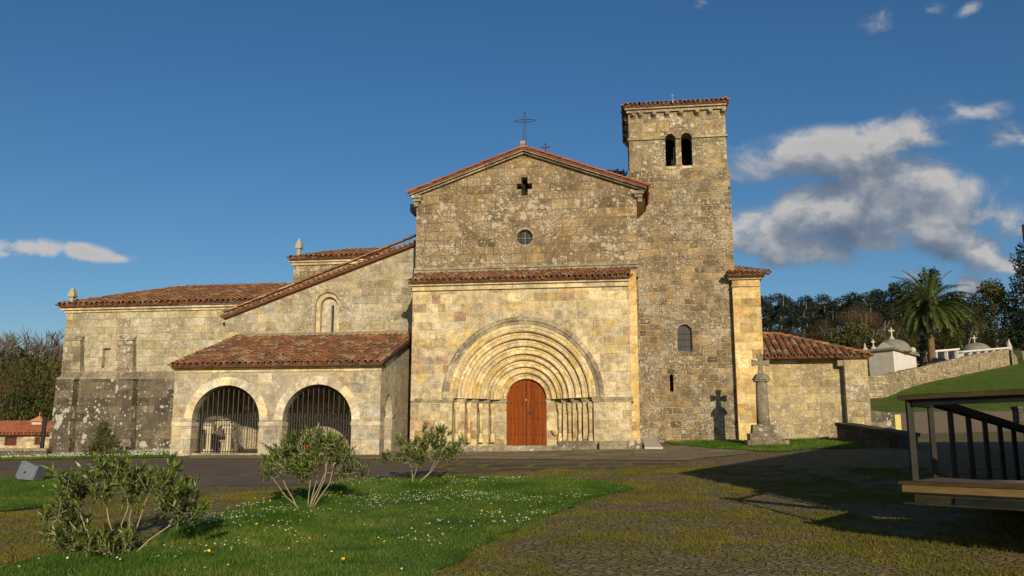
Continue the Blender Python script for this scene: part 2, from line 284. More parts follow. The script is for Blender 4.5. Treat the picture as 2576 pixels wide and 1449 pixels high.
# ------------------------------------------------------------------ mesh helpers
class MB:
    def __init__(s): s.v = []; s.f = []; s.t = []; s.uv = {}
    def add(s, vs, fs, tint=0.5, uvs=None):
        o = len(s.v); s.v += [tuple(p) for p in vs]; s.t += [tint]*len(vs)
        for i, f in enumerate(fs):
            if uvs is not None: s.uv[len(s.f)] = uvs[i]
            s.f.append(tuple(o + k for k in f))
    def box(s, x0, x1, y0, y1, z0, z1, tint=.5):
        s.hexa([(x0,y0,z0),(x1,y0,z0),(x1,y1,z0),(x0,y1,z0),(x0,y0,z1),(x1,y0,z1),(x1,y1,z1),(x0,y1,z1)], tint)
    def hexa(s, p, tint=.5):
        s.add(p, [(0,3,2,1),(4,5,6,7),(0,1,5,4),(1,2,6,5),(2,3,7,6),(3,0,4,7)], tint)
    def extrude(s, poly, d0, d1, fn, holes=(), tint=.5, caps=(True, True)):     # polygon (a,b) pushed from d0 to d1, fn(a,b,d) -> xyz
        loops = [list(poly)] + [list(h) for h in holes]
        pts = [p for l in loops for p in l]; n = len(pts)
        tris = tessellate_polygon([[Vector((a, b, 0)) for a, b in l] for l in loops])
        vs = [fn(a, b, d0) for a, b in pts] + [fn(a, b, d1) for a, b in pts]
        fs = []
        def area(t): (a, b), (c, d), (e, f) = (pts[i] for i in t); return (c-a)*(f-b) - (e-a)*(d-b)
        for t in tris:
            t = tuple(t)
            if abs(area(t)) < 1e-9: continue
            if area(t) < 0: t = t[::-1]
            if caps[0]: fs.append(t)
            if caps[1]: fs.append(tuple(n + i for i in t[::-1]))
        o = 0
        for li, l in enumerate(loops):
            k = len(l); ar = sum(l[i][0]*l[(i+1) % k][1] - l[(i+1) % k][0]*l[i][1] for i in range(k))
            for i in range(k):
                a, b = o+i, o+(i+1) % k
                q = (a, n+a, n+b, b)
                fs.append(q if (ar > 0) == (li == 0) else q[::-1])
            o += k
        s.add(vs, fs, tint)
    def wall(s, poly, v0, v1, holes=()): s.extrude(poly, v0, v1, lambda a, b, d: (a, d, b), holes)      # facing -y
    def side(s, poly, u0, u1, holes=()): s.extrude(poly, u0, u1, lambda a, b, d: (d, a, b), holes)      # facing +-x, polygon (v,z)
    def plan(s, poly, z0, z1, holes=()): s.extrude(poly, z0, z1, lambda a, b, d: (a, b, d), holes)      # polygon (u,v)
    def tube(s, pts, rad, n=6, tint=.5, cap=True):
        pts = [Vector(p) for p in pts]; rad = rad if isinstance(rad, (list, tuple)) else [rad]*len(pts)
        vs = []; fs = []
        for i, p in enumerate(pts):
            d = (pts[min(i+1, len(pts)-1)] - pts[max(i-1, 0)]).normalized()
            a = d.orthogonal().normalized() if i == 0 else (a - d*a.dot(d)).normalized()
            b = d.cross(a)
            for k in range(n):
                q = 2*math.pi*k/n; vs.append(p + (a*math.cos(q) + b*math.sin(q))*rad[i])
        for i in range(len(pts)-1):
            for k in range(n): fs.append((i*n+k, i*n+(k+1) % n, (i+1)*n+(k+1) % n, (i+1)*n+k))
        if cap: fs += [tuple(range(n))[::-1], tuple(range((len(pts)-1)*n, len(pts)*n))]
        s.add(vs, fs, tint)
    def lathe(s, prof, c=(0,0,0), n=16, tint=.5, sq=False):
        vs = []; fs = []; k0 = math.pi/n if sq else 0
        for r, z in prof:
            for k in range(n): q = 2*math.pi*k/n + k0; vs.append((c[0]+r*math.cos(q), c[1]+r*math.sin(q), c[2]+z))
        for i in range(len(prof)-1):
            for k in range(n): fs.append((i*n+k, i*n+(k+1) % n, (i+1)*n+(k+1) % n, (i+1)*n+k))
        fs += [tuple(range(n))[::-1], tuple(range((len(prof)-1)*n, len(prof)*n))]
        s.add(vs, fs, tint)
    def build(s, name, m, parent=None, smooth=False, loc=None, rz=0):
        me = bpy.data.meshes.new(name); me.from_pydata(s.v, [], s.f)
        at = me.attributes.new('tint', 'FLOAT', 'POINT'); at.data.foreach_set('value', s.t)
        ul = me.uv_layers.new(name='UVMap'); uv = np.zeros((len(me.loops), 2), 'f')
        me.update()
        for p in me.polygons:
            nx, ny, nz = p.normal
            for j, li in enumerate(p.loop_indices):
                if p.index in s.uv: uv[li] = s.uv[p.index][j]; continue
                c = s.v[me.loops[li].vertex_index]
                uv[li] = (c[0], c[1]) if abs(nz) > .75 else ((c[1] + 31.3, c[2]) if abs(nx) > abs(ny) else (c[0], c[2]))
        ul.data.foreach_set('uv', uv.ravel())
        if smooth: me.polygons.foreach_set('use_smooth', [True]*len(me.polygons))
        me.materials.append(m if not isinstance(m, str) else M[m])
        return link(name, me, parent, loc, rz)
def link(name, me, parent=None, loc=None, rz=0):
    o = bpy.data.objects.new(name, me); COL.objects.link(o)
    if parent: o.parent = parent
    if loc is not None: o.location = loc
    o.rotation_euler.z = rz
    return o
def tag(o, label=None, cat=None, group=None, kind=None):
    for k, v in (('label', label), ('category', cat), ('group', group), ('kind', kind)):
        if v: o[k] = v
    return o
def empty(name, loc, label, cat, group=None, rz=0):
    o = bpy.data.objects.new(name, None); COL.objects.link(o); o.location = loc; o.rotation_euler.z = rz; o.empty_display_size = .3
    return tag(o, label, cat, group)
def copy_tree(o, parent=None):
    c = o.copy(); COL.objects.link(c)
    if parent: c.parent = parent
    for ch in list(o.children): copy_tree(ch, c)
    return c
def npmesh(name, V, F, tint, mats, smooth=False):                      # big meshes: V (n,3), F (m,k)
    me = bpy.data.meshes.new(name); k = F.shape[1]
    me.vertices.add(len(V)); me.vertices.foreach_set('co', V.astype('f').ravel())
    me.loops.add(F.size); me.loops.foreach_set('vertex_index', F.astype('i').ravel())
    me.polygons.add(len(F)); me.polygons.foreach_set('loop_start', np.arange(0, F.size, k, dtype='i'))
    if smooth: me.polygons.foreach_set('use_smooth', np.ones(len(F), bool))
    me.update(calc_edges=True); me.validate()
    at = me.attributes.new('tint', 'FLOAT', 'POINT'); at.data.foreach_set('value', tint.astype('f'))
    me.materials.append(M[mats] if isinstance(mats, str) else mats)
    return me
def arch(c, zs, r, zb, n=28, r2=None):
    r2 = r2 or r
    return [(c-r, zb), (c+r, zb)] + [(c + r*math.cos(math.pi*i/n), zs + r2*math.sin(math.pi*i/n)) for i in range(n+1)]
def circle(c, z, r, n=32): return [(c + r*math.cos(2*math.pi*i/n), z + r*math.sin(2*math.pi*i/n)) for i in range(n)]

# ------------------------------------------------------------------ terrain
def sst(x, a, b): q = min(1, max(0, (x-a)/(b-a))); return q*q*(3-2*q)
FY = [46, 60, 72, 82, 100, 130, 160, 200, 290, 420, 800]; FZ = [0, 1.3, 3.2, 5.0, 8.0, 11.0, 14.2, 20.0, 34.0, 41.0, 46.0]
def H(x, y):
    z = .047*(min(y, 46) - 10.5)
    z += .026*min(x, 30) if x >= 0 else (.013*x if x > -14 else -.182 + .04*(max(x, -27) + 14))
    if y > 46:
        z += float(np.interp(y, FY, FZ))*sst(x, -4, 16)
        if x < 5: z += (-3.0*sst(y, 46, 72) + .05*max(0, y-95))*sst(-x, -5, 15)
    return z
def G(px, py, dz=0.0):                   # point of the ground seen at a point of the photo
    d = ray(px, py); lo = 2.0/d.y; step = .25/d.y; t = lo
    while t*d.y < 900:
        P = EYE + d*t
        if P.z < H(P.x, P.y) + dz:
            a, b = t-step, t
            for _ in range(20):
                m = (a+b)/2; P = EYE + d*m
                if P.z < H(P.x, P.y) + dz: b = m
                else: a = m
            return EYE + d*b
        t += step if t*d.y < 120 else step*6
    return EYE + d*t
def PD(px, py, dist): d = ray(px, py); return EYE + d*(dist/d.y)        # point at a given distance
def terrain():
    xs = sorted(set(list(range(-520, -60, 20)) + list(range(-60, 90, 2)) + list(range(90, 560, 15)) + [0, -14, -27, 30]))
    ys = sorted(set(list(range(-60, -10, 10)) + list(range(-10, 130, 2)) + list(range(130, 420, 10)) + list(range(420, 1000, 60)) + [46]))
    V = np.array([(x, y, H(x, y)) for y in ys for x in xs]); n = len(xs)
    F = np.array([(j*n+i, j*n+i+1, (j+1)*n+i+1, (j+1)*n+i) for j in range(len(ys)-1) for i in range(n-1)])
    return link('ground', npmesh('ground', V, F, np.zeros(len(V)), 'earthgrass', True))
def sheet(name, poly, dz, m, step=2.0, edge=0.0, seed=0):      # ground polygon (x,y) draped dz above the terrain
    rng = random.Random(seed)
    if edge:
        q = []
        for i, a in enumerate(poly):
            b = poly[(i+1) % len(poly)]; L = math.dist(a[:2], b[:2]); k = max(1, int(L/.35))
            for j in range(k):
                f = j/k; q.append((a[0]+(b[0]-a[0])*f + rng.uniform(-edge, edge), a[1]+(b[1]-a[1])*f + rng.uniform(-edge, edge)))
        poly = q
    bm = bmesh.new(); bm.faces.new([bm.verts.new((p[0], p[1], 0)) for p in poly]); bmesh.ops.triangulate(bm, faces=bm.faces[:])
    x0 = min(p[0] for p in poly); x1 = max(p[0] for p in poly); y0 = min(p[1] for p in poly); y1 = max(p[1] for p in poly)
    for ax, a, b in ((0, x0, x1), (1, y0, y1)):
        k = math.ceil(a/step)*step
        cuts = []
        while k < b: cuts.append(k); k += step
        if ax == 0: cuts += [c for c in (-27,) if a < c < b]
        for c in cuts:
            co = (c, 0, 0) if ax == 0 else (0, c, 0); no = (1, 0, 0) if ax == 0 else (0, 1, 0)
            bmesh.ops.bisect_plane(bm, geom=bm.verts[:]+bm.edges[:]+bm.faces[:], plane_co=co, plane_no=no, dist=1e-5)
    for v in bm.verts: v.co.z = H(v.co.x, v.co.y) + dz
    bmesh.ops.recalc_face_normals(bm, faces=bm.faces[:])
    for f in bm.faces:
        if f.normal.z < 0: f.normal_flip()
    me = bpy.data.meshes.new(name); bm.to_mesh(me); bm.free(); me.materials.append(M[m])
    return link(name, me)

def ground_mats():
    m, t = mat('earthgrass'); p = t.n('ShaderNodeNewGeometry').outputs['Position']
    x, y, z = t.sep(p); a = t.noise(p, .12, 5, .6); b = t.noise(p, 1.4, 6, .7); c = t.noise(p, 9, 4, .7)
    g = t.mix(t.sm(b, .35, .7), (.052, .105, .012), (.105, .165, .022)); g = t.mix(t.m('MULTIPLY', t.sm(t.m('MULTIPLY_ADD', b, .5, t.m('MULTIPLY', a, .5)), .47, .60), .75), g, (.15, .135, .035))
    br = t.mix(b, (.22, .165, .10), (.34, .265, .17))
    far = t.sm(t.m('ADD', y, t.m('MULTIPLY', t.m('SUBTRACT', b, .5), 3)), 59.5, 61)
    col = t.mix(far, br, g)
    wood = t.m('MULTIPLY', t.sm(y, 205, 225), 1.0); col = t.mix(wood, col, t.mix(b, (.022, .02, .012), (.05, .042, .025)))
    k = t.m('MULTIPLY_ADD', c, .9, .55); col = t.mix(1, col, t.comb(k, k, k), 'MULTIPLY')
    finish(t, col, .95, t.m('ADD', b, c), .7, .08, spec=.1); M['earthgrass'] = m

    m, t = mat('mossy_cobbles'); p = t.n('ShaderNodeNewGeometry').outputs['Position']
    wn = t.n('ShaderNodeTexNoise', {'Vector': p, 'Scale': 3.0, 'Detail': 4}).outputs['Color']
    q = t.n('ShaderNodeVectorMath', {0: p, 1: t.n('ShaderNodeVectorMath', {0: wn, 3: .22}, operation='SCALE').outputs[0]}, operation='ADD').outputs[0]
    q2 = t.n('ShaderNodeVectorMath', {0: q, 1: (1, 1.25, 0)}, operation='MULTIPLY').outputs[0]
    vo = t.n('ShaderNodeTexVoronoi', {'Vector': q2, 'Scale': 7.5, 'Randomness': 1.0}, voronoi_dimensions='2D')
    ve = t.n('ShaderNodeTexVoronoi', {'Vector': q2, 'Scale': 7.5, 'Randomness': 1.0}, voronoi_dimensions='2D', feature='DISTANCE_TO_EDGE')
    a = t.noise(p, .28, 5, .6); b = t.noise(p, 2.1, 6, .7); c = t.noise(p, 26, 4, .7)
    rc = t.sep(vo.outputs['Color'])
    st = t.ramp(rc[0], [(0, (.13, .10, .066)), (.3, (.22, .17, .115)), (.55, (.26, .21, .15)), (.8, (.185, .142, .094)), (1, (.34, .29, .22))])
    moss = t.mix(c, (.135, .115, .026), (.23, .19, .048))
    ms = t.m('SUBTRACT', t.m('ADD', t.m('MULTIPLY', b, .75), t.m('MULTIPLY', a, .62)), t.m('MULTIPLY', ve.outputs['Distance'], .8))
    mk = t.sm(ms, .42, .66)
    joint = t.sm(ve.outputs['Distance'], .0, .05)
    col = t.mix(joint, (.085, .072, .032), st); col = t.mix(t.m('MULTIPLY', mk, .88), col, moss)
    k = t.m('MULTIPLY_ADD', c, .9, .55); col = t.mix(1, col, t.comb(k, k, k), 'MULTIPLY')
    h = t.m('ADD', t.m('MULTIPLY', t.sm(ve.outputs['Distance'], 0, .22), 1.0), t.m('ADD', t.m('MULTIPLY', c, .5), t.m('MULTIPLY', b, .5)))
    finish(t, col, .95, h, .9, .05, spec=.1); M['mossy_cobbles'] = m

    def plain(name, c1, c2, moss, sx, sy, bump, jw=.03):
        m, t = mat(name); p = t.n('ShaderNodeNewGeometry').outputs['Position']
        b = t.noise(p, .9, 6, .7); c = t.noise(p, 14, 5, .75); big = t.noise(p, .22, 4)
        col = t.mix(t.sm(b, .3, .7), c1, c2); h = t.m('ADD', t.m('MULTIPLY', c, .5), b)
        if sx:
            x, y, z = t.sep(p); y2 = t.m('ADD', y, t.m('MULTIPLY', x, .14)); x2 = t.m('SUBTRACT', x, t.m('MULTIPLY', y, .14))
            ey = t.n('ShaderNodeTexVoronoi', {'W': t.m('DIVIDE', y2, sy), 'Scale': 1.0, 'Randomness': .4}, voronoi_dimensions='1D', feature='DISTANCE_TO_EDGE').outputs['Distance']
            vy = t.n('ShaderNodeTexVoronoi', {'W': t.m('DIVIDE', y2, sy), 'Scale': 1.0, 'Randomness': .4}, voronoi_dimensions='1D').outputs['Color']
            xr = t.m('MULTIPLY_ADD', t.sep(vy)[0], 37.0, t.m('DIVIDE', x2, sx))
            ex = t.n('ShaderNodeTexVoronoi', {'W': xr, 'Scale': 1.0, 'Randomness': .6}, voronoi_dimensions='1D', feature='DISTANCE_TO_EDGE').outputs['Distance']
            vx = t.n('ShaderNodeTexVoronoi', {'W': xr, 'Scale': 1.0, 'Randomness': .6}, voronoi_dimensions='1D').outputs['Color']
            e = t.m('MINIMUM', t.m('MULTIPLY', ey, sy), t.m('MULTIPLY', ex, sx))
            e = t.m('ADD', e, t.m('MULTIPLY', t.m('SUBTRACT', b, .5), .12))
            kk = t.m('MULTIPLY_ADD', t.sep(vx)[0], .5, .75); col = t.mix(1, col, t.comb(kk, kk, kk), 'MULTIPLY')
            j = t.m('SUBTRACT', 1, t.sm(e, jw*.4, jw*1.5)); col = t.mix(t.m('MULTIPLY', j, .85), col, moss)
            h = t.m('ADD', h, t.m('MULTIPLY', j, -.6))
        col = t.mix(t.m('MULTIPLY', t.sm(t.m('ADD', t.m('MULTIPLY', big, .6), t.m('MULTIPLY', b, .4)), .53, .64), .6), col, moss)
        k = t.m('MULTIPLY_ADD', c, .8, .6); col = t.mix(1, col, t.comb(k, k, k), 'MULTIPLY')
        finish(t, col, .93, h, bump, .03, spec=.15); M[name] = m
    plain('dark_asphalt', (.11, .083, .064), (.175, .136, .104), (.13, .11, .04), 0, 0, .35)
    plain('dark_slabs', (.095, .072, .056), (.14, .11, .085), (.19, .17, .03), 1.5, 1.6, .35, .13)
    plain('pale_slabs', (.19, .16, .112), (.26, .22, .155), (.17, .155, .035), 1.3, .75, .4, .07)
    plain('lawn_soil', (.045, .095, .012), (.078, .14, .020), (.03, .055, .01), 0, 0, .6)
    M['grass'] = leaf_mat('grass_blades', [(.034, .085, .010), (.072, .158, .017), (.13, .21, .028), (.26, .26, .07)], .35, .6, .2)
    M['drygrass'] = leaf_mat('moss_tufts', [(.10, .11, .016), (.17, .16, .024), (.23, .195, .036)], .3, .7, .15)
    M['oleander'] = leaf_mat('oleander_leaves', [(.034, .064, .013), (.085, .128, .022), (.165, .215, .036), (.32, .35, .06)], .22, .4, .45)
    M['darkleaf'] = leaf_mat('dark_leaves', [(.006, .013, .007), (.012, .022, .010), (.022, .034, .013)], .15, .6, .25)
    M['eucleaf'] = leaf_mat('eucalyptus_leaves', [(.008, .016, .012), (.018, .031, .021), (.036, .050, .031)], .15, .55, .3)
    M['olive'] = leaf_mat('olive_bush_leaves', [(.055, .062, .018), (.095, .095, .028), (.14, .13, .045)], .25, .7, .2)
    M['brownleaf'] = leaf_mat('brown_bush_twigs', [(.080, .056, .030), (.125, .086, .045), (.17, .12, .062)], .2, .8, .1)
    M['midgreen'] = leaf_mat('mid_green_leaves', [(.034, .044, .013), (.072, .080, .022), (.115, .112, .036)], .22, .6, .2)
    M['palm'] = leaf_mat('palm_leaves', [(.024, .045, .010), (.065, .092, .022), (.145, .165, .048), (.17, .12, .04)], .18, .4, .45)
    M['scrub'] = leaf_mat('forest_scrub_leaves', [(.012, .018, .008), (.030, .028, .014), (.055, .042, .02)], .15, .8, .1)
    M['daisy'] = leaf_mat('daisy_petals', [(.70, .68, .60), (.80, .77, .68)], .2, .7, .2)
    M['dandelion'] = leaf_mat('dandelion_petals', [(.75, .52, .02), (.85, .62, .03)], .1, .7, .2)
ground_mats()

# ------------------------------------------------------------------ church, in its own frame (u right, v back, z up)
CO = Vector((0, 38, 0)); A8 = R(8); CU = Vector((math.cos(A8), -math.sin(A8), 0)); CV = Vector((math.sin(A8), math.cos(A8), 0))
def L(px, py, v):
    d = ray(px, py); t = (v - (EYE-CO).dot(CV))/d.dot(CV); P = EYE + d*t - CO
    return P.dot(CU), P.z
def LU(px, py, v): return L(px, py, v)[0]
def LZ(px, py, v): return L(px, py, v)[1]
def P3(px, py, v): u, z = L(px, py, v); return Vector((u, v, z))
def c2w(u, v, z=0): return CO + CU*u + CV*v + Vector((0, 0, z))
def HG(u, v): w = c2w(u, v); return H(w.x, w.y)

terrain()
church = empty('romanesque_church', CO, 'old ochre stone Romanesque church with square bell tower, deep round-arched portal and red tiled roofs', 'church', rz=-A8)

def add_tile(mb, P, e, s, n, ln, r0, r1, tint, k=6, thick=.02, lift=.03):
    vs = []
    for j in range(k+1):
        q = math.pi*j/k; vs.append(P + e*(r0*math.cos(q)) + n*(r0*math.sin(q)*.95 + lift))
    for j in range(k+1):
        q = math.pi*j/k; vs.append(P + s*ln + e*(r1*math.cos(q)) + n*(r1*math.sin(q)*.95))
    for j in range(k+1):
        q = math.pi*j/k; vs.append(P + e*((r0-thick)*math.cos(q)) + n*((r0-thick)*math.sin(q)*.95 + lift))
    m = k+1; fs = []
    for j in range(k):
        fs.append((j, m+j, m+j+1, j+1)); fs.append((2*m+j, j, j+1, 2*m+j+1))
    mb.add(vs, fs, tint)
def roof(name, E0, E1, R0, R1, parent, m='tiles', pitch=.25, ex=.37, seed=1, maxb=None, bed=True, over=.10):
    E0, E1, R0, R1 = map(Vector, (E0, E1, R0, R1)); rng = random.Random(seed)
    e = E1 - E0; Wd = e.length; e.normalize(); s = R0 - E0; l0 = s.dot(e); s = s - e*l0; Sl = s.length; s.normalize()
    n = e.cross(s)
    if n.z < 0: n = -n
    r1 = (R1-E0).dot(e); mb = MB(); nc = max(1, round(Wd/pitch)); p = Wd/nc; sc = pitch/.25
    rows = int((Sl+over)/ex) + 1
    for i in range(nc+1):
        for j in range(rows):
            b = -over + j*ex; f = (b+ex/2)/Sl
            if maxb and b > maxb: break
            lo = l0*f; hi = Wd + (r1-Wd)*f
            for kind in (0, 1):
                a = (i+.5*(1-kind))*p
                if a < lo - .02 - kind*.05 or a > hi + .02 + kind*.05 or (kind == 0 and i == nc): continue
                jx, jy = rng.gauss(0, .012), rng.gauss(0, .018)
                t = min(.999, max(0, rng.random()))
                ss = (s + e*rng.gauss(0, .02)).normalized()
                ln = min(ex+.09, max(.05, Sl - b))
                if kind == 0: add_tile(mb, E0 + e*(a+jx) + s*(b+jy) + n*.055*sc, e, ss, n, ln, .108*sc, .09*sc, t, lift=.035*sc + rng.gauss(0, .006))
                elif j == 0: add_tile(mb, E0 + e*(a+jx) + s*(b+jy+.03) + n*.10*sc, e, ss, -n, ln, .10*sc, .09*sc, t, lift=0)
    o = mb.build(name, m, parent)
    if bed:
        b = MB(); th = n*.07; q = [E0, E1, R1, R0]
        b.hexa([tuple(x - th) for x in q] + [tuple(x + n*.02) for x in q]); b.build('roof_bed', 'tile_bed', o)
    return o
def ridge(name, A, B, parent, m='tiles', seed=1, r=.13, up=.02):
    A, B = Vector(A), Vector(B); rng = random.Random(seed); d = B - A; Ln = d.length; d.normalize()
    e = d.cross(Vector((0, 0, 1))).normalized(); n = e.cross(d); mb = MB(); k = max(1, int(Ln/.38))
    for i in range(k):
        add_tile(mb, A + d*(i*Ln/k) + n*up, e, (d + e*rng.gauss(0, .02)).normalized(), n, Ln/k+.06, r, r*.88, rng.random(), lift=.03)
    return mb.build(name, m, parent)
def grille(mb, c, zs, r, zb, v, step, r2=None, rad=.014, spikes=None):
    k = int(2*r/step); st = 2*r/(k+1)
    for i in range(1, k+1):
        x = c - r + i*st; zt = zs + (r2 or r)*math.sqrt(max(0, 1 - ((x-c)/r)**2)) - .02
        mb.tube([(x, v, zb), (x, v, zt)], rad, 5)
        if spikes: mb.tube([(x-st/2, v, zb), (x-st/2, v, spikes), (x-st/2, v, spikes+.10)], [rad*.9, rad*.9, .002], 5)

# ---- portal block
pc = .435; zi = 3.56; uPL, uPR = -4.49, 5.10; zP = LZ(1320, 716, 0)
RR = [3.21, 2.86, 2.57, 2.26, 1.95, 1.69, 1.41, 1.14, .90]
mb = MB()
mb.wall([(uPL, zi), (pc-RR[0], zi)] + [(pc - RR[0]*math.cos(math.pi*i/48), zi + RR[0]*math.sin(math.pi*i/48)) for i in range(1, 48)] + [(pc+RR[0], zi), (uPR, zi), (uPR, zP), (uPL, zP)], 0, 1.85)
for sgn in (-1, 1):
    uo = uPR if sgn > 0 else uPL
    pl = [(uo, 0), (pc+sgn*3.07, 0), (pc+sgn*3.07, .40), (pc+sgn*2.59, .40), (pc+sgn*2.59, .80), (pc+sgn*2.12, .80), (pc+sgn*2.12, 1.20), (pc+sgn*1.66, 1.20), (pc+sgn*1.66, 1.56), (pc+sgn*.9, 1.56), (pc+sgn*.9, 1.85), (uo, 1.85)]
    mb.plan(pl, HG(0, 0)-.5, zi-.12)
portal = mb.build('portal_wall', 'portal', church)
for k in range(8):                                              # archivolts, one mesh for each order
    ro, ri = RR[k], RR[k+1]; v = .20*k; v2 = .20*(k+1) if k < 7 else 1.70; q = .07 if k % 2 else .11; mm = (ro+ri)/2
    if k % 2 == 0: prof = [(ro, v), (ri+q+.075, v), (ri+q+.06, v+.07), (ri+q+.035, v+.075)] + [(ri+q - q*math.sin(a), v + q - q*math.cos(a)) for a in np.linspace(-.6, math.pi/2+.9, 11)] + [(ri+q*1.7, v+q*1.9), (ri+q*1.7, v2), (ri, v2)]
    else: prof = [(ro, v), (mm+.05, v), (mm+.03, v+.05), (mm+.0, v)] + [(ri+q - q*math.sin(a), v+q - q*math.cos(a)) for a in np.linspace(0, math.pi/2+.8, 8)] + [(ri+q*1.6, v+q*1.9), (ri+q*1.6, v2), (ri, v2)]
    b = MB(); n = 56; vs = []; fs = []; uvs = []
    for i in range(n+1):
        a = math.pi*i/n
        for r, d in prof: vs.append((pc + r*math.cos(a), d, zi + r*math.sin(a)))
    m = len(prof); acc = [0]
    for j in range(1, m): acc.append(acc[-1] + math.dist(prof[j], prof[j-1]))
    for i in range(n):
        for j in range(m-1):
            fs.append((i*m+j, i*m+j+1, (i+1)*m+j+1, (i+1)*m+j)); s0, s1 = mm*math.pi*i/n + k*7.3, mm*math.pi*(i+1)/n + k*7.3
            uvs.append([(s0, acc[j]+.4), (s0, acc[j+1]+.4), (s1, acc[j+1]+.4), (s1, acc[j]+.4)])
    b.add(vs, fs, .5, uvs); b.build('archivolt', 'voussoir', portal)
b = MB(); prof = [(3.54, 0.0), (3.53, -.06), (3.46, -.12), (3.36, -.12), (3.30, -.06), (3.21, -.05), (3.21, .02)]; n = 56; vs = []; fs = []; uvs = []; m = len(prof)
for i in range(n+1):
    a = math.pi*i/n
    for r, d in prof: vs.append((pc + r*math.cos(a), d, zi + r*math.sin(a)))
for i in range(n):
    for j in range(m-1):
        fs.append((i*m+j, i*m+j+1, (i+1)*m+j+1, (i+1)*m+j)); s0, s1 = 3.4*math.pi*i/n, 3.4*math.pi*(i+1)/n; uvs.append([(s0, j*.1), (s0, j*.1+.1), (s1, j*.1+.1), (s1, j*.1)])
b.add(vs, fs, .5, uvs); b.build('hood_mould', 'hood', portal)
for sgn in (-1, 1):                                             # imposts, columns
    o = .07
    pl = [(pc+sgn*(.9-o*.6), 1.56-o), (pc+sgn*(1.66-o), 1.56-o), (pc+sgn*(1.66-o), 1.20-o), (pc+sgn*(2.12-o), 1.20-o), (pc+sgn*(2.12-o), .80-o), (pc+sgn*(2.59-o), .80-o), (pc+sgn*(2.59-o), .40-o), (pc+sgn*(3.07-o), .40-o), (pc+sgn*(3.07-o), -o),
          ((uPR+.08 if sgn > 0 else uPL-.0), -o), ((uPR+.08 if sgn > 0 else uPL), 1.80), (pc+sgn*(.9-o*.6), 1.80)]
    b = MB(); b.plan(pl, zi-.12, zi-.003); b.plan([(a+(0 if i in (9, 10) else sgn*.03), c+.03) for i, (a, c) in enumerate(pl)], zi-.19, zi-.121); b.build('impost', 'hood', portal)
    for r, v in ((2.92, .24), (2.44, .64), (1.97, 1.04), (1.51, 1.40)):
        zb = HG(0, 0)+.42; cx = pc+sgn*r; cy = v
        b = MB(); b.lathe([(.075, zb+.34), (.082, zb+1.0), (.076, zi-.62)], (cx, cy, 0), 14); col = b.build('portal_column', 'voussoir', portal, True)
        b = MB(); b.lathe([(.075, zi-.62), (.095, zi-.60), (.095, zi-.57), (.078, zi-.55), (.09, zi-.42), (.12, zi-.27), (.135, zi-.19)], (cx, cy, 0), 12)
        for q in range(4): b.lathe([(.02, zi-.5), (.042, zi-.36), (.03, zi-.24)], (cx+.085*math.cos(q*1.57+.78), cy+.10*math.sin(q*1.57+.78), 0), 6)
        b.build('capital', 'voussoir', col)
        b = MB(); b.lathe([(.115, zb-.05), (.115, zb+.14), (.098, zb+.16), (.108, zb+.20), (.082, zb+.24), (.092, zb+.28), (.075, zb+.34)], (cx, cy, 0), 12); b.build('column_base', 'voussoir', col)
# plinth under the right side, threshold step
g0 = HG(2.5, -.3)
b = MB(); b.box(2.0, uPR+.35, -.02, 1.3, g0-.4, g0+.40); b.box(LU(1508, 1120, -.45), uPR+.40, -.45, -.021, g0-.4, g0+.36); b.build('portal_plinth', 'plinth', portal)
b = MB(); b.box(-3.2, 2.6, -.62, -.03, g0-.5, g0+.14); b.box(pc-2.4, pc+1.56, -.028, 1.55, g0-.5, g0+.20); b.build('threshold_step', 'ledge', portal)
b = MB(); b.lathe([(.02, 0), (.10, .06), (.17, .20), (.19, .24), (.15, .24), (.10, .16)], (pc+1.30, 1.45, zi-1.62), 12); b.build('holy_water_stoup', 'voussoir', portal, True)
# cornice + portal roof
b = MB(); b.box(uPL-.0, uPR, -.12, -.002, zP-.18, zP+.02); b.box(uPL-.05, uPR+.02, -.25, -.002, zP+.021, zP+.14); b.build('portal_cornice', 'smooth', church)
zr = LZ(1320, 686, 1.35)
roof('portal_roof', (uPL-.12, -.38, zP+.17), (uPR+.10, -.38, zP+.17), (uPL-.12, 1.39, zr), (uPR+.10, 1.39, zr), church, seed=3)
# door
db = HG(pc, 1.2)+.06; door = None; b = MB(); rng = random.Random(5)
for lf in (-1, 1):
    for i in range(5):
        a0 = (.012 + i*.175) if lf > 0 else -(.012 + (i+1)*.175); a1 = a0 + .166
        top = [(pc+a, zi + math.sqrt(max(0, .897**2 - a*a))) for a in np.linspace(a1, a0, 5)]
        n0 = len(b.v); b.wall([(pc+a0, db), (pc+a1, db)] + top, 1.62, 1.70)
        tv = rng.random()
        for k in range(n0, len(b.v)): b.t[k] = tv
door = b.build('door', 'door', church)
b = MB(); b.wall(arch(pc, zi, .899, db-.1), 1.702, 1.84); b.build('door_backing', 'brownwood', door)
b = MB()
for zz in (db+.55, db+1.30, db+2.0, db+2.72):
    for a in (-.70, -.44, -.20, .20, .44, .70): b.lathe([(.032, 0), (.026, .018), (.0, .03)], (0, 0, 0), 8); 
b = MB()
for zz in (db+.58, db+1.28, db+1.98, db+2.70):
    for a in (-.68, -.43, -.19, .19, .43, .68):
        b = MB(); c = Vector((pc+a, 1.618, zz)); vs = [c + Vector((.034*math.cos(q*math.pi/4), 0, .034*math.sin(q*math.pi/4))) for q in range(8)] + [c + Vector((0, -.03, 0))]
        b.add(vs, [(q, (q+1) % 8, 8) for q in range(8)]); b.build('door_stud', 'iron', door)
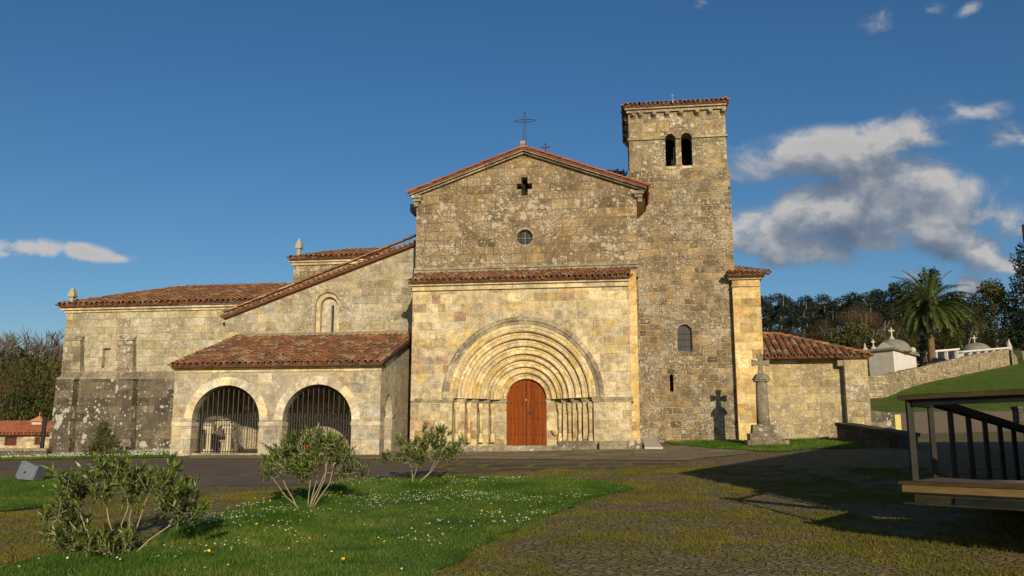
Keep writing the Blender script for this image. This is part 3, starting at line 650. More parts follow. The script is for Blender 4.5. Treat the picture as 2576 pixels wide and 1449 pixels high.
b = MB(); b.box(pc+.04, pc+.10, 1.60, 1.618, db+1.30, db+1.62); b.tube([(pc+.07, 1.60, db+1.55), (pc+.07, 1.55, db+1.55), (pc+.20, 1.54, db+1.55)], .014, 6); b.build('door_handle', 'iron', door); b = MB(); b.box(pc-.04, pc, 1.605, 1.618, db+2.08, db+2.16); b.build('door_plate', 'pale_stone', door)

# ---- nave front
v = 1.4; uL, uR = LU(1046, 620, v), LU(1604, 620, v); ap = L(1316, 378, v); zl = LZ(1049, 486, v); zrr = LZ(1607, 476, v)
cx, cz = L(1319, 468, v); a1 = .085
def cross_hole(c, z):
    w, k, l, t, bt = .155, .155, .36, .43, .46
    return [(c-w, z-bt), (c+w, z-bt), (c+w, z-k), (c+l, z-k), (c+l, z+k-.03), (c+w, z+k-.03), (c+w, z+t), (c-w, z+t), (c-w, z+k-.03), (c-l, z+k-.03), (c-l, z-k), (c-w, z-k)]
oc = L(1320, 597, v)
b = MB(); b.wall([(uL, zP+.5), (uR, zP+.5), (uR, zrr), ap, (uL, zl)], v, v+.6, [cross_hole(cx, cz), circle(oc[0], oc[1], .36)])
b.side([(v+.6, HG(uR, v)-.5), (18, HG(uR, v)-.5), (18, zrr-.1), (v+.6, zrr-.1)], uR-.6, uR-.004); b.side([(v+.6, HG(uL, v)-.5), (18, HG(uL, v)-.5), (18, zl-.1), (v+.6, zl-.1)], uL+.004, uL+.6)
nave = b.build('nave_wall', 'nave', church)
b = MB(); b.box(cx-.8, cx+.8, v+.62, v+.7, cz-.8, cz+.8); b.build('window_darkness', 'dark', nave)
b = MB(); n = 36                                                 # round window
vs = []; fs = []
for r, d in ((.36, .25), (.36, 0), (.38, -.03), (.44, -.035), (.47, -.0)): vs += [(oc[0]+r*math.cos(2*math.pi*i/n), v+d, oc[1]+r*math.sin(2*math.pi*i/n)) for i in range(n)]
for j in range(4): fs += [(j*n+i, j*n+(i+1) % n, (j+1)*n+(i+1) % n, (j+1)*n+i) for i in range(n)]
b.add(vs, fs); ow = b.build('round_window', 'ledge', church, True)
b = MB(); b.wall(circle(oc[0], oc[1], .36), v+.22, v+.25); b.build('pane', 'glass', ow)
b = MB(); b.box(oc[0]-.012, oc[0]+.012, v+.17, v+.21, oc[1]-.35, oc[1]+.35); b.box(oc[0]-.35, oc[0]+.35, v+.172, v+.208, oc[1]-.012, oc[1]+.012); b.build('mullion', 'mortar', ow)
b = MB()
for zz in (-.12, .12): b.tube([(oc[0]-.44, v-.03, oc[1]+zz), (oc[0]+.44, v-.03, oc[1]+zz)], .013, 6)
for xx in (-.13, .13): b.tube([(oc[0]+xx, v-.045, oc[1]-.40), (oc[0]+xx, v-.045, oc[1]+.40)], .013, 6)
b.build('window_bars', 'iron', ow)
zs = LZ(1320, 676, v); b = MB(); b.box(uL-.02, uR+.0, v-.10, v-.002, zs-.09, zs+.03); b.box(uL-.02, uR, v-.16, v-.002, zs+.031, zs+.13); b.build('string_course', 'ledge', nave)
# raking cornice, kneelers, roof
apx = Vector((ap[0], 1.05, ap[1])); TL = P3(1029, 487, 1.05); TR = P3(1627, 470, 1.05); AP = P3(1316, 374, 1.05)
b = MB()
for A, B in ((TL, AP), (AP, TR)):
    d = (B-A).normalized(); nn = Vector((-d.z, 0, d.x))
    for off, y0, th in ((0, 1.05, .075), (-.076, 1.2, .075)):
        q = [A + nn*(off-th), B + nn*(off-th), B + nn*off, A + nn*off]
        b.extrude([(p.x, p.z) for p in q], y0, 1.398, lambda a, c, dd: (a, dd, c))
b.build('raking_cornice', 'hood', nave)
for (px, py, sg) in ((1040, 492, -1), (1616, 480, 1)):
    u, z = L(px, py, 1.2); b = MB(); b.box(u-.42 if sg > 0 else u-.06, u+.06 if sg > 0 else u+.42, 1.12, 1.395, z-.14, z); b.box(u-.36 if sg > 0 else u-.0, u+.0 if sg > 0 else u+.36, 1.2, 1.39, z-.28, z-.141)
    b.box(u-.22 if sg > 0 else u+.02, u-.02 if sg > 0 else u+.22, 1.27, 1.39, z-.5, z-.281); b.build('kneeler', 'hood', nave)
back = Vector((0, 17, 0))
TL2, TR2, AP2 = TL + Vector((0, -.03, .03)), TR + Vector((0, -.03, .03)), AP + Vector((0, -.03, .05))
roof('nave_roof', TL2 + back*.25, TL2, AP2 + back*.25, AP2, church, seed=11, m='tiles_red', ex=.42); roof('nave_roof', TR2, TR2 + back*.2, AP2, AP2 + back*.2, church, seed=12, m='tiles_red', ex=.42)
b = MB()
for A, B in ((TL2, AP2), (AP2, TR2)):
    q = [A, B, B+back, A+back]; b.hexa([tuple(x + Vector((0, .1, -.12))) for x in q] + [tuple(x + Vector((0, .1, -.03))) for x in q])
b.build('nave_roof_bed', 'tile_bed', church)
ridge('ridge_tiles', AP2 + Vector((0, .05, .04)), AP2 + back*.4, church, 'tiles_red', 4)
# gable cross
cb = P3(1316, 366, 1.3); b = MB(); b.box(cb.x-.12, cb.x+.12, 1.1, 1.5, cb.z-.25, cb.z+.16); base = b.build('cross_base', 'ledge', nave)
ct = P3(1320, 284, 1.3); cm = P3(1320, 304, 1.3); x0 = ct.x; b = MB(); w = .055
for dx in (-w, w): b.tube([(x0+dx, 1.3, cb.z+.1), (x0+dx, 1.3, ct.z-.08), (x0, 1.3, ct.z)], .016, 5)
hw = LU(1345, 304, 1.3) - x0
for dz in (-w, w): b.tube([(x0-hw, 1.3, cm.z), (x0-hw+.10, 1.3, cm.z+dz), (x0+hw-.10, 1.3, cm.z+dz), (x0+hw, 1.3, cm.z)], .016, 5)
for q in (.6, 2.1, 3.9, 5.4, 1.1, 4.2): b.tube([(x0, 1.3, cm.z), (x0+.22*math.cos(q), 1.28, cm.z+.22*math.sin(q))], .009, 4)
for p in ((x0, ct.z), (x0-hw, cm.z), (x0+hw, cm.z)): b.lathe([(.0, -.04), (.035, 0), (.0, .05)], (p[0], 1.3, p[1]), 6)
for zz in np.arange(cb.z+.3, cm.z, .35): b.tube([(x0-w, 1.3, zz), (x0+w, 1.3, zz)], .008, 4)
b.build('iron_gable_cross', 'iron', church)
sc = P3(1372, 387, 6); st = P3(1372, 363, 6); b = MB(); x0 = sc.x
b.tube([(x0, 6, sc.z-.3), (x0, 6, st.z)], .028, 6); mz = st.z - .17; b.tube([(x0-.19, 6, mz), (x0+.19, 6, mz)], .028, 6)
for p in ((x0, st.z), (x0-.19, mz), (x0+.19, mz)):
    for dx, dz in ((.05, 0), (-.05, 0), (0, .05)): b.lathe([(0, -.035), (.035, 0), (0, .035)], (p[0]+dx, 6, p[1]+dz), 6)
b.build('small_iron_cross', 'rust', church)
# side eaves of the nave, seen from below on the right
ue, ze = L(1624, 497, 3.0); b = MB(); b.hexa([(uR, 2.6, ze-.35), (ue, 2.6, ze-.1), (ue, 5.0, ze-.1), (uR, 5.0, ze-.35), (uR, 2.6, ze+.1), (ue, 2.6, ze), (ue, 5.0, ze), (uR, 5.0, ze+.1)]); b.build('side_eave', 'sacristy', nave)
b = MB(); b.box(LU(1034, 525, 2.6), uL, 2.4, 3.4, LZ(1034, 535, 2.6), LZ(1034, 516, 2.6)); b.build('side_eave', 'hood', nave)

# ---- porch
v = -2.4; uL, uR = LU(434, 1040, v), LU(956, 1040, v); z0 = HG(uL, v)-.6; zt = LZ(700, 926, v)
ar = []
for x0, x1 in ((482, 652), (710, 884)):
    c0, c1 = LU(x0, 1060, v), LU(x1, 1060, v); ar.append(((c0+c1)/2, LZ(600, 1056, v), (c1-c0)/2, LZ(567, 969, v)))
b = MB(); holes = [arch(c, zs, r, z0-.2, 32, zt2-zs) for c, zs, r, zt2 in ar]
# front wall as piers + spandrel so that the openings reach the ground
c1, c2 = ar
top = [(uL, z0), (c1[0]-c1[2], z0)] + [(c1[0]-c1[2]*math.cos(math.pi*i/32), c1[1]+(c1[3]-c1[1])*math.sin(math.pi*i/32)) for i in range(33)] + [(c1[0]+c1[2], z0), (c2[0]-c2[2], z0)] + \
      [(c2[0]-c2[2]*math.cos(math.pi*i/32), c2[1]+(c2[3]-c2[1])*math.sin(math.pi*i/32)) for i in range(33)] + [(c2[0]+c2[2], z0), (uR, z0), (uR, zt), (uL, zt)]
b.wall(top, v, v+.6)
zrid = LZ(800, 846, 3.18)
sl = (zrid - zt)/(3.18 - v)
def zroof(vv): return zt + sl*(vv - v)
hv0, hv1 = -1.70, -.62; hz = LZ(975, 1040, -1.2)
sp = [(-1.8, z0), (hv0, z0)] + [((hv0+hv1)/2 - (hv1-hv0)/2*math.cos(math.pi*i/20), hz + .62*math.sin(math.pi*i/20)*(1.35)) for i in range(21)] + [(hv1, z0), (3.19, z0), (3.19, zroof(3.19)), (-1.8, zroof(-1.8))]
b.side(sp, uR-.55, uR-.003); b.side([(-1.8, z0), (3.19, z0), (3.19, zroof(3.19)), (-1.8, zroof(-1.8))], uL+.003, uL+.55)
porch = b.build('porch_wall', 'porch', church)
b = MB(); b.box(uR-.56, uR+.06, hv1+.03, hv1+.30, hz-.16, hz-.02); b.build('side_arch_impost', 'hood', porch)
for c, zs, r, z2 in ar:                                          # arch rings
    b = MB(); vs = []; fs = []; uvs = []; n = 28; ro = r+.36
    for i in range(n+1):
        a = math.pi*i/n
        for rr, dd in ((ro, .01), (ro, -.012), (r, -.012), (r-.004, .0)): vs.append((c + rr*math.cos(a), v+dd, zs + rr*(z2-zs)/r*math.sin(a)))
    for i in range(n):
        for j in range(3): fs.append((i*4+j, i*4+j+1, (i+1)*4+j+1, (i+1)*4+j)); uvs.append([(c+r*1.2*math.pi*k/n, y) for k, y in ((i, j*.2), (i, j*.2+.2), (i+1, j*.2+.2), (i+1, j*.2))])
    b.add(vs, fs, .5, uvs); b.build('arch_ring', 'jambs', porch)
zim = LZ(460, 1066, v)
for x0, x1 in ((uL-.02, c1[0]-c1[2]+.02), (c1[0]+c1[2]-.02, c2[0]-c2[2]+.02), (c2[0]+c2[2]-.02, uR+.02)): b = MB(); b.box(x0, x1, v-.035, v+.61, zim-.10, zim+.06); b.build('pier_impost', 'jambs', porch)
b = MB(); b.box(uL-.03, uR+.03, v-.05, v-.003, zt-.16, zt-.02); b.box(uL-.08, uR+.06, v-.16, v-.003, zt-.019, zt+.09); b.build('porch_cornice', 'smooth', porch)
# porch roof
e0, e1 = LU(429, 927, v-.45), LU(960, 923, v-.45); ze = zt + .10; vr = 3.18
roof('porch_roof', (e0, v-.42, ze), (e1, v-.42, ze), (e0, vr, zrid), (e1, vr, zrid), church, seed=21, pitch=.27, ex=.36)
b = MB(); b.box(e1-.06, e1+.02, v-.3, 3.1, 0, .14); 
for i, p in enumerate(b.v): b.v[i] = (p[0], p[1], p[2] + ze - .12 + (p[1]-(v-.42))*(zrid-ze)/(vr-(v-.42)))
b.build('verge_shade', 'dark', porch)  # near-black strip painting in the shade beneath the roof edge
b = MB(); b.hexa([(e0+.6, 2.7, zrid-.12), (e1, 2.7, zrid-.12), (e1, 3.19, zrid-.02), (e0+.6, 3.19, zrid-.02), (e0+.6, 2.8, zrid+.06), (e1, 2.8, zrid+.06), (e1, 3.19, zrid+.20), (e0+.6, 3.19, zrid+.20)]); b.build('roof_flashing', 'mortar', church)
# grilles
for c, zs, r, z2 in ar:
    b = MB(); gv = v+.42; zb = HG(c, v)+.02; zc = LZ(600, 1058, gv)
    grille(b, c, zs, r-.02, zb, gv, .245, z2-zs-.03, .017, spikes=zc+.22)
    b.tube([(c-r, gv-.02, zc), (c+r, gv-.02, zc)], .022, 6); b.tube([(c-r, gv-.02, zb+.15), (c+r, gv-.02, zb+.15)], .018, 6)
    b.tube([(c - (r-.02)*math.cos(math.pi*i/20), gv-.01, zs + (z2-zs-.03)*math.sin(math.pi*i/20)) for i in range(21)], .02, 5)
    b.build('porch_grille', 'iron', church)
b = MB(); gu = uR-.3
for k in range(1, 6):
    vv = hv0 + (hv1-hv0)*k/6; b.tube([(gu, vv, z0+.5), (gu, vv, hz+.62*1.3*math.sqrt(1-((vv-(hv0+hv1)/2)/((hv1-hv0)/2))**2))], .016, 5)
b.box(gu-.02, gu+.02, hv0, hv1, hz-.1, hz+.15); b.build('side_grille', 'rust', church)
b = MB(); b.plan([(uL+.5, v+.1), (uR-.5, v+.1), (uR-.5, 3.15), (uL+.5, 3.15)], z0, HG(-10, -1)+.03); b.build('porch_floor', 'ledge', porch)
# remains inside the porch
def relic(px, vv, hgt):
    x = LU(px, 1100, vv); zb = HG(x, vv)+.03; b = MB()
    b.box(x-.22, x+.22, vv-.22, vv+.22, zb, zb+.11); b.box(x-.18, x+.18, vv-.18, vv+.18, zb+.111, zb+.19)
    b.lathe([(.13, .19), (.115, .82), (.12, .83), (.16, .86), (.165, .92), (.18, .95)], (x, vv, zb), 8); b.box(x-.20, x+.20, vv-.18, vv+.18, zb+1.04, zb+hgt); b.lathe([(.16, .951), (.20, 1.039)], (x, vv, zb), 8)
    return b
x0 = LU(526, 1100, -1.2)
rl = empty('stone_relic', c2w(x0, -1.2), 'pale carved stone relic of two stubby columns behind the left porch grille', 'stone relic'); rl.parent = None
def W2(bm_, name, m, par): o = bm_.build(name, m, None); o.matrix_world = church_mat; o.parent = par; o.matrix_parent_inverse = par_inv(par); return o
church_mat = Matrix.Translation(CO) @ Matrix.Rotation(-A8, 4, 'Z')
def par_inv(p): return (Matrix.Translation(p.location) @ Matrix.Rotation(p.rotation_euler.z, 4, 'Z')).inverted()
W2(relic(526, -1.2, 1.29), 'relic_column', 'pale_stone', rl); W2(relic(574, -1.2, 1.27), 'relic_column', 'pale_stone', rl)
x1, x2 = LU(526, 1100, -1.2), LU(574, 1100, -1.2); zb = HG(x1, -1.2)
b = MB(); cc = (x1+x2)/2; rr = (x2-x1)/2
b.wall([(cc-rr-.1, zb+1.05)] + [(cc - (rr-.22)*math.cos(math.pi*i/16), zb+1.0 + .26*math.sin(math.pi*i/16)) for i in range(17)] + [(cc+rr+.1, zb+1.05)] + [(cc + (rr+.05)*math.cos(math.pi*i/16), zb+1.05 + .45*math.sin(math.pi*i/16)) for i in range(17)], -.9, -.6)
W2(b, 'relic_arch', 'pale_stone', rl)
b = MB(); b.box(cc-.3, cc+.3, -.3, .2, zb, zb+.55); b.box(cc-.36, cc+.36, -.36, .26, zb+.551, zb+.62); W2(b, 'relic_block', 'pale_stone', rl)
xr = LU(771, 1110, -.4); b = MB(); zb = HG(xr, -.4)
b.lathe([(.16, 0), (.17, .05), (.17, .62), (.12, .72), (.05, .76), (.05, .84)], (xr, -.4, zb+.03), 14); o = b.build('red_canister', 'red', None, True); o.matrix_world = church_mat; tag(o, 'red-orange container standing inside the right porch arch behind the bars', 'container')

# ---- aisle front (lean-to gable)
v = 3.2; uA, uB = LU(567, 810, v), LU(1043, 700, v)+.6; zA = LZ(567, 803, v); zB = LZ(1043, 620, v) + .6*(LZ(1043, 620, v)-zA)/(LU(1043, 700, v)-uA)
wc = L(824, 766, v); wr = LU(854, 780, v) - wc[0]; wz = wc[1]; wb = LZ(824, 833, v)
b = MB(); b.wall([(uA, HG(uA, v)-.5), (uB, HG(uB, v)-.5), (uB, zB), (uA, zA)], v, v+.7, [arch(wc[0], wz, wr, wb-.1, 20)])
b.side([(v+.7, 0), (12, 0), (12, zA-.15), (v+.7, zA-.15)], uA+.004, uA+.6)
aisle = b.build('aisle_wall', 'aisle', church)
b = MB(); sx = LU(834, 800, v+.3); b.wall(arch(wc[0], wz, wr+.05, wb-.15, 20), v+.16, v+.5, [arch(wc[0]+.02, wz-.02, wr-.19, wb-.05, 16)]); niche = b.build('window_niche', 'smooth', aisle)
b = MB(); b.wall(arch(wc[0], wz, wr, wb-.15, 20), v+.44, v+.69, [arch(sx, wz-.06, .075, wb-.05, 8)]); b.build('niche_back', 'jambs', niche); b = MB(); b.box(sx-.2, sx+.2, v+.60, v+.62, wb-.1, wz+.2); b.build('slit_pane', 'glass', niche)
b = MB(); s1 = (zB-zA)/(uB-uA)
E0 = Vector((LU(560, 797, v-.25), v-.25, LZ(560, 798, v-.25))); R0 = Vector((uB, v-.25, E0.z + s1*(uB-E0.x)))
roof('aisle_roof', E0 + Vector((0, 2.8, 0)), E0, R0 + Vector((0, 2.8, 0)), R0, church, seed=31, pitch=.26)
b = MB(); q = [E0+Vector((0, .1, -.1)), R0+Vector((0, .1, -.1)), R0+Vector((0, 9, -.1)), E0+Vector((0, 9, -.1))]; b.hexa([tuple(p) for p in q] + [tuple(p+Vector((0, 0, .09))) for p in q]); b.build('aisle_roof_bed', 'tile_bed', church)
mbv = MB(); rng = random.Random(77); Ln = (R0-E0).length; d = (R0-E0).normalized()   # verge tiles, ends facing the square
for i in range(int(Ln/.27)):
    P = E0 + d*(.1+i*.27) + Vector((0, -.06, .0)); nn = Vector((-d.z, 0, d.x)); add_tile(mbv, P + nn*.02, d, Vector((0, 1, 0)), nn, .5, .115, .10, rng.random(), lift=.02)
    add_tile(mbv, P + nn*.09 + d*.135, d, Vector((0, 1, 0)), -nn, .5, .10, .10, rng.random(), lift=0)
mbv.build('verge_tiles', 'tiles', church)
ridge('roof_end_tiles', E0 + Vector((.05, -.02, .17)), R0 + Vector((-.4, -.02, .17)), church, seed=32, r=.12)

# ---- choir block on the left
v = 4.0; uL, uR = LU(165, 820, v), LU(760, 760, v); z0 = HG(uL, v)-.6; zt = LZ(300, 777, v)
w0, w1 = LU(262, 900, v), LU(276, 900, v); wz0, wz1 = LZ(268, 926, v), LZ(268, 876, v)
b = MB(); b.wall([(uL, z0), (uR, z0), (uR, zt), (uL, zt)], v, v+.8, [[(w0-.1, wz0), (w1, wz0), (w1, wz1), (w0-.1, wz1)]])
b.side([(v+.8, z0), (14, z0), (14, zt), (v+.8, zt)], uL+.004, uL+.8)
choir = b.build('choir_wall', 'leftup', church)
b = MB(); b.box(w0-.15, w0+.19, v+.24, v+.5, wz0-.1, wz1+.1); b.build('blocked_window', 'leftup', choir); b = MB(); b.box(w0+.191, w1+.1, v+.30, v+.34, wz0-.1, wz1+.1); b.build('slit_pane', 'brownwood', choir)
b = MB(); b.box(uL-.08, uR, v-.10, v-.002, zt-.16, zt-.04); b.box(uL-.2, uR, v-.24, v-.002, zt-.039, zt+.10); b.build('choir_cornice', 'smooth', choir)
def tap(x0t, x1t, yt, x0b, x1b, yb, vt, vb, vback):             # battered block given by its top and bottom corners
    ut0, zt_ = L(x0t, yt, vt); ut1 = LU(x1t, yt, vt); ub0, ub1 = LU(x0b, yb, vb), LU(x1b, yb, vb); zb = LZ(x0b, yb, vb) - .5
    return [(ub0, vb, zb), (ub1, vb, zb), (ub1, vback, zb), (ub0, vback, zb), (ut0, vt, zt_), (ut1, vt, zt_), (ut1, vback, zt_), (ut0, vback, zt_)]
for x0, x1, x2 in ((160, 202, 156), (292, 334, 292)):
    b = MB(); b.hexa(tap(x0, x1, 858, x2, x1+1, 935, v-.32, v-.38, v-.004))                         # sloping caps
    q0, zc = L(x0, 857, v-.34); q1 = LU(x1, 857, v-.34); b.hexa([(q0, v-.36, zc), (q1, v-.36, zc), (q1, v-.004, zc), (q0, v-.004, zc), (q0, v-.33, zc+.03), (q1, v-.33, zc+.03), (q1, v-.005, zc+.30), (q0, v-.005, zc+.30)]); b.build('upper_buttress', 'leftmid', choir)
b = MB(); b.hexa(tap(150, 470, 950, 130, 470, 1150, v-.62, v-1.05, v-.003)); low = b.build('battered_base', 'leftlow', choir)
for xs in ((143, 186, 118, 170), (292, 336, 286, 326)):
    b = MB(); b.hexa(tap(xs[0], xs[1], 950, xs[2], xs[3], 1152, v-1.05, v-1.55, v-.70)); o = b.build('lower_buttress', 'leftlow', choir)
b = MB()
for x0, x1, va in ((190, 292, v-.66), (338, 470, v-.66), (143, 188, v-1.10), (292, 338, v-1.10)):
    q0, zc = L(x0, 950, va); q1 = LU(x1, 950, va); r0, r1 = q0, q1
    if x0 < 160: r0 += .25
    b.hexa([(q0, va, zc-.08), (q1, va, zc-.08), (q1, v-.003, zc-.08), (q0, v-.003, zc-.08), (q0, va, zc), (q1, va, zc), (r1, v-.37, zc+.33), (r0, v-.37, zc+.33)])
b.build('sloped_ledge', 'ledge', choir)
ev = v-.40; e0 = P3(147, 770, ev); ze = e0.z; uE = LU(770, 760, ev); rz = LZ(560, 724, 9.5); rl0 = LU(455, 727, 9.5)
roof('choir_roof', e0, (uE, ev, ze), (rl0, 9.5, rz), (uE, 9.5, rz), church, seed=41, pitch=.30)
roof('choir_hip_roof', (e0.x, 15, ze), e0, (rl0, 9.6, rz), (rl0, 9.5, rz), church, seed=42, maxb=1.0, pitch=.3)
ridge('hip_tiles', e0 + Vector((.05, .05, .06)), (rl0, 9.5, rz+.06), church, seed=43); ridge('ridge_tiles', (rl0, 9.5, rz+.06), (uE, 9.5, rz+.06), church, seed=44)
def pinnacle(px, pyb, pyt, vv, wd, name='pinnacle'):
    x, zb = L(px, pyb, vv); zt = LZ(px, pyt, vv); h = zt-zb; b = MB()
    b.lathe([(wd*.62, -.3), (wd*.62, 0), (wd*.5, .03), (wd*.5, h*.38), (wd*.95, h*.42), (wd*1.0, h*.50), (wd*.66, h*.72), (wd*.36, h*.90), (wd*.12, h*.98), (.01, h)], (x, vv, zb), 4, sq=True)
    return b.build(name, 'pinnacle', church)
pinnacle(181, 766, 722, v-.1, .26)

# ---- lantern behind
v = 9.8; uL, uR = LU(738, 690, v), LU(1000, 690, v); zt = LZ(800, 656, v)
b = MB(); b.box(uL, uR, v, v+7, 6, zt); lan = b.build('lantern_wall', 'choir_m' if 'choir_m' in M else 'nave', church)
b = MB(); b.box(uL-.12, uR, v-.12, v-.002, zt-.25, zt-.1); b.box(uL-.22, uR, v-.24, v-.002, zt-.099, zt+.06); b.build('lantern_cornice', 'smooth', lan)
e = P3(727, 651, v-.4); uE = uR+.3; rzz = LZ(860, 637, v+3.2)
roof('lantern_roof', e, (uE, v-.4, e.z), (e.x+2.2, v+3.2, rzz+.1), (uE, v+3.2, rzz+.1), church, seed=51, pitch=.30)
pinnacle(752, 645, 599, v-.1, .26)

# ---- bell tower
v = 5.0; u0 = LU(1583, 400, v); u1 = LU(1829, 400, v); u0l, u1l = u0-.08, u1+.10; zset = LZ(1700, 427, v); zt = LZ(1700, 281, v); z0 = HG(u1, v)-.5; dep = 5.2
tw = []
for x0, x1 in ((1674, 1700), (1714, 1741.5)):
    a, c = LU(x0, 380, v), LU(x1, 380, v); tw.append(((a+c)/2, LZ(1700, 348, v), (c-a)/2, LZ(1700, 419, v)))
b = MB(); b.wall([(u0, zset), (u1, zset), (u1, zt), (u0, zt)], v, v+.9, [arch(c, zs, r, zb, 16, r*1.0) for c, zs, r, zb in tw])
b.side([(v+.9, zset), (v+dep, zset), (v+dep, zt), (v+.9, zt)], u0+.003, u0+.9); b.side([(v+.9, zset), (v+dep, zset), (v+dep, zt), (v+.9, zt)], u1-.9, u1-.003); b.box(u0+.9, u1-.9, v+dep-.5, v+dep-.003, zset, zt)
belf = b.build('belfry_wall', 'belfry', church)
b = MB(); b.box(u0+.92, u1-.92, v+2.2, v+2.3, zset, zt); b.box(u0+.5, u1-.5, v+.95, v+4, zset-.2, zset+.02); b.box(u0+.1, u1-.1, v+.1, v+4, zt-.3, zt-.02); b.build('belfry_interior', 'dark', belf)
lw = L(1722, 834, v); lr = LU(1741, 850, v)-lw[0]; lzb = LZ(1722, 884, v); sx, sz = L(1689, 946, v); szb = LZ(1689, 985, v)
b = MB(); b.wall([(u0l, z0), (u1l, z0), (u1l, zset), (u0l, zset)], v-.06, v+.8, [arch(lw[0], lw[1], lr, lzb, 16), arch(sx, sz, .085, szb, 8)])
b.side([(v+.8, z0), (v+dep, z0), (v+dep, zset), (v+.8, zset)], u1l-.8, u1l-.003); b.side([(v+.8, 8), (v+dep, 8), (v+dep, zset), (v+.8, zset)], u0l+.003, u0l+.8)
tower = b.build('tower_wall', 'tower', church)
zc = LZ(1700, 347, v); b = MB()
for xa, xb in ((u0-.06, tw[0][0]-tw[0][2]), (tw[0][0]+tw[0][2], tw[1][0]-tw[1][2]), (tw[1][0]+tw[1][2], u1+.06)): b.box(xa, xb, v-.09, v+.3, zc-.05, zc+.06)
b.box(u0-.06, u0+.0, v+.3, v+dep, zc-.05, zc+.06); b.box(u1, u1+.06, v+.3, v+dep, zc-.05, zc+.06); b.build('belt_course', 'ledge', belf)
mx = (tw[0][0]+tw[0][2]+tw[1][0]-tw[1][2])/2; b = MB(); zb = tw[0][3]
b.box(mx-.17, mx+.17, v+.05, v+.35, zb, zb+.10); b.lathe([(.10, .10), (.09, .14), (.085, 1.15), (.10, 1.18), (.10, 1.22), (.16, 1.5)], (mx, v+.18, zb), 12); b.build('twin_window_column', 'voussoir', belf)
b = MB()
for c, zs, r, zb in tw: b.box(c-r, c+r, v-.03, v+.5, zb-.12, zb+.02)
b.build('window_sill', 'smooth', belf)
b = MB(); b.tube([(tw[0][0]+.14, v+.6, tw[0][3]), (tw[0][0]+.2, v+.55, tw[0][3]+1.2)], .02, 6); b.build('bell_rope', 'concrete', belf)
# corbel table + roof
b = MB(); b.box(u0-.08, u1+.06, v-.14, v+dep+.1, zt+.001, zt+.14); b.box(u0-.17, u1+.09, v-.26, v+dep+.25, zt+.141, zt+.28); b.build('tower_cornice', 'hood', belf)
for px in (1594, 1613, 1646, 1679, 1713, 1754, 1787, 1820):
    cu = LU(px, 290, v); b = MB(); b.hexa([(cu-.10, v-.26, zt-.10), (cu+.10, v-.26, zt-.10), (cu+.09, v+.02, zt-.34), (cu-.09, v+.02, zt-.34), (cu-.11, v-.27, zt-.001), (cu+.11, v-.27, zt-.001), (cu+.11, v+.02, zt-.001), (cu-.11, v+.02, zt-.001)])
    b.lathe([(.0, -.09), (.08, -.03), (.08, .03), (0, .08)], (cu, v-.2, zt-.14), 7); b.build('corbel', 'hood', belf)
for k in range(4):
    cv = v+.5+k*1.25; b = MB(); b.hexa([(u0-.24, cv-.1, zt-.10), (u0+.0, cv-.1, zt-.34), (u0+.0, cv+.1, zt-.34), (u0-.24, cv+.1, zt-.10), (u0-.25, cv-.11, zt-.001), (u0+.0, cv-.11, zt-.001), (u0+.0, cv+.11, zt-.001), (u0-.25, cv+.11, zt-.001)]); b.build('corbel', 'hood', belf)
ze = zt + .30; a0, a1, b0, b1 = u0-.20, u1+.10, v-.34, v+dep+.3; tp = ((a0+a1)/2, (b0+b1)/2, ze+.75)
roof('tower_roof', (a0, b0, ze), (a1, b0, ze), tp, tp, church, seed=61, maxb=1.2, pitch=.22)
roof('tower_roof', (a0, b1, ze), (a0, b0, ze), tp, tp, church, seed=62, maxb=.6, bed=True); roof('tower_roof', (a1, b0, ze), (a1, b1, ze), tp, tp, church, seed=63, maxb=.6)
ridge('hip_tiles', (a0+.03, b0+.03, ze+.08), tp, church, seed=64, r=.11); ridge('hip_tiles', (a1-.03, b0+.03, ze+.08), tp, church, seed=65, r=.11)
x, zz = L(1692, 264, tp[1]); zq = LZ(1692, 251, tp[1]); b = MB(); b.lathe([(.18, -.6), (.20, -.3), (.16, 0), (.02, zq-zz+.02)], (x, tp[1], zz), 8); b.tube([(x, tp[1], zq), (x, tp[1], zq+.34)], .012, 5); b.tube([(x-.09, tp[1], zq+.24), (x+.09, tp[1], zq+.24)], .012, 5); b.build('tower_finial', 'pinnacle', church)
# tower grille window
b = MB(); b.wall(arch(lw[0], lw[1], lr, lzb, 16), v+.18, v+.22); win = b.build('tower_window', 'glass', church)
b = MB(); grille(b, lw[0], lw[1], lr, lzb, v+.02, .105, rad=.013)
for k in (.28, .62, .92): b.tube([(lw[0]-lr, v+.01, lzb+(lw[1]-lzb)*k), (lw[0]+lr, v+.01, lzb+(lw[1]-lzb)*k)], .010, 5)
b.build('window_bars', 'iron', win)
b = MB(); b.box(sx-.15, sx+.15, v+.5, v+.55, szb-.1, sz+.2); b.build('slit_darkness', 'dark', tower)

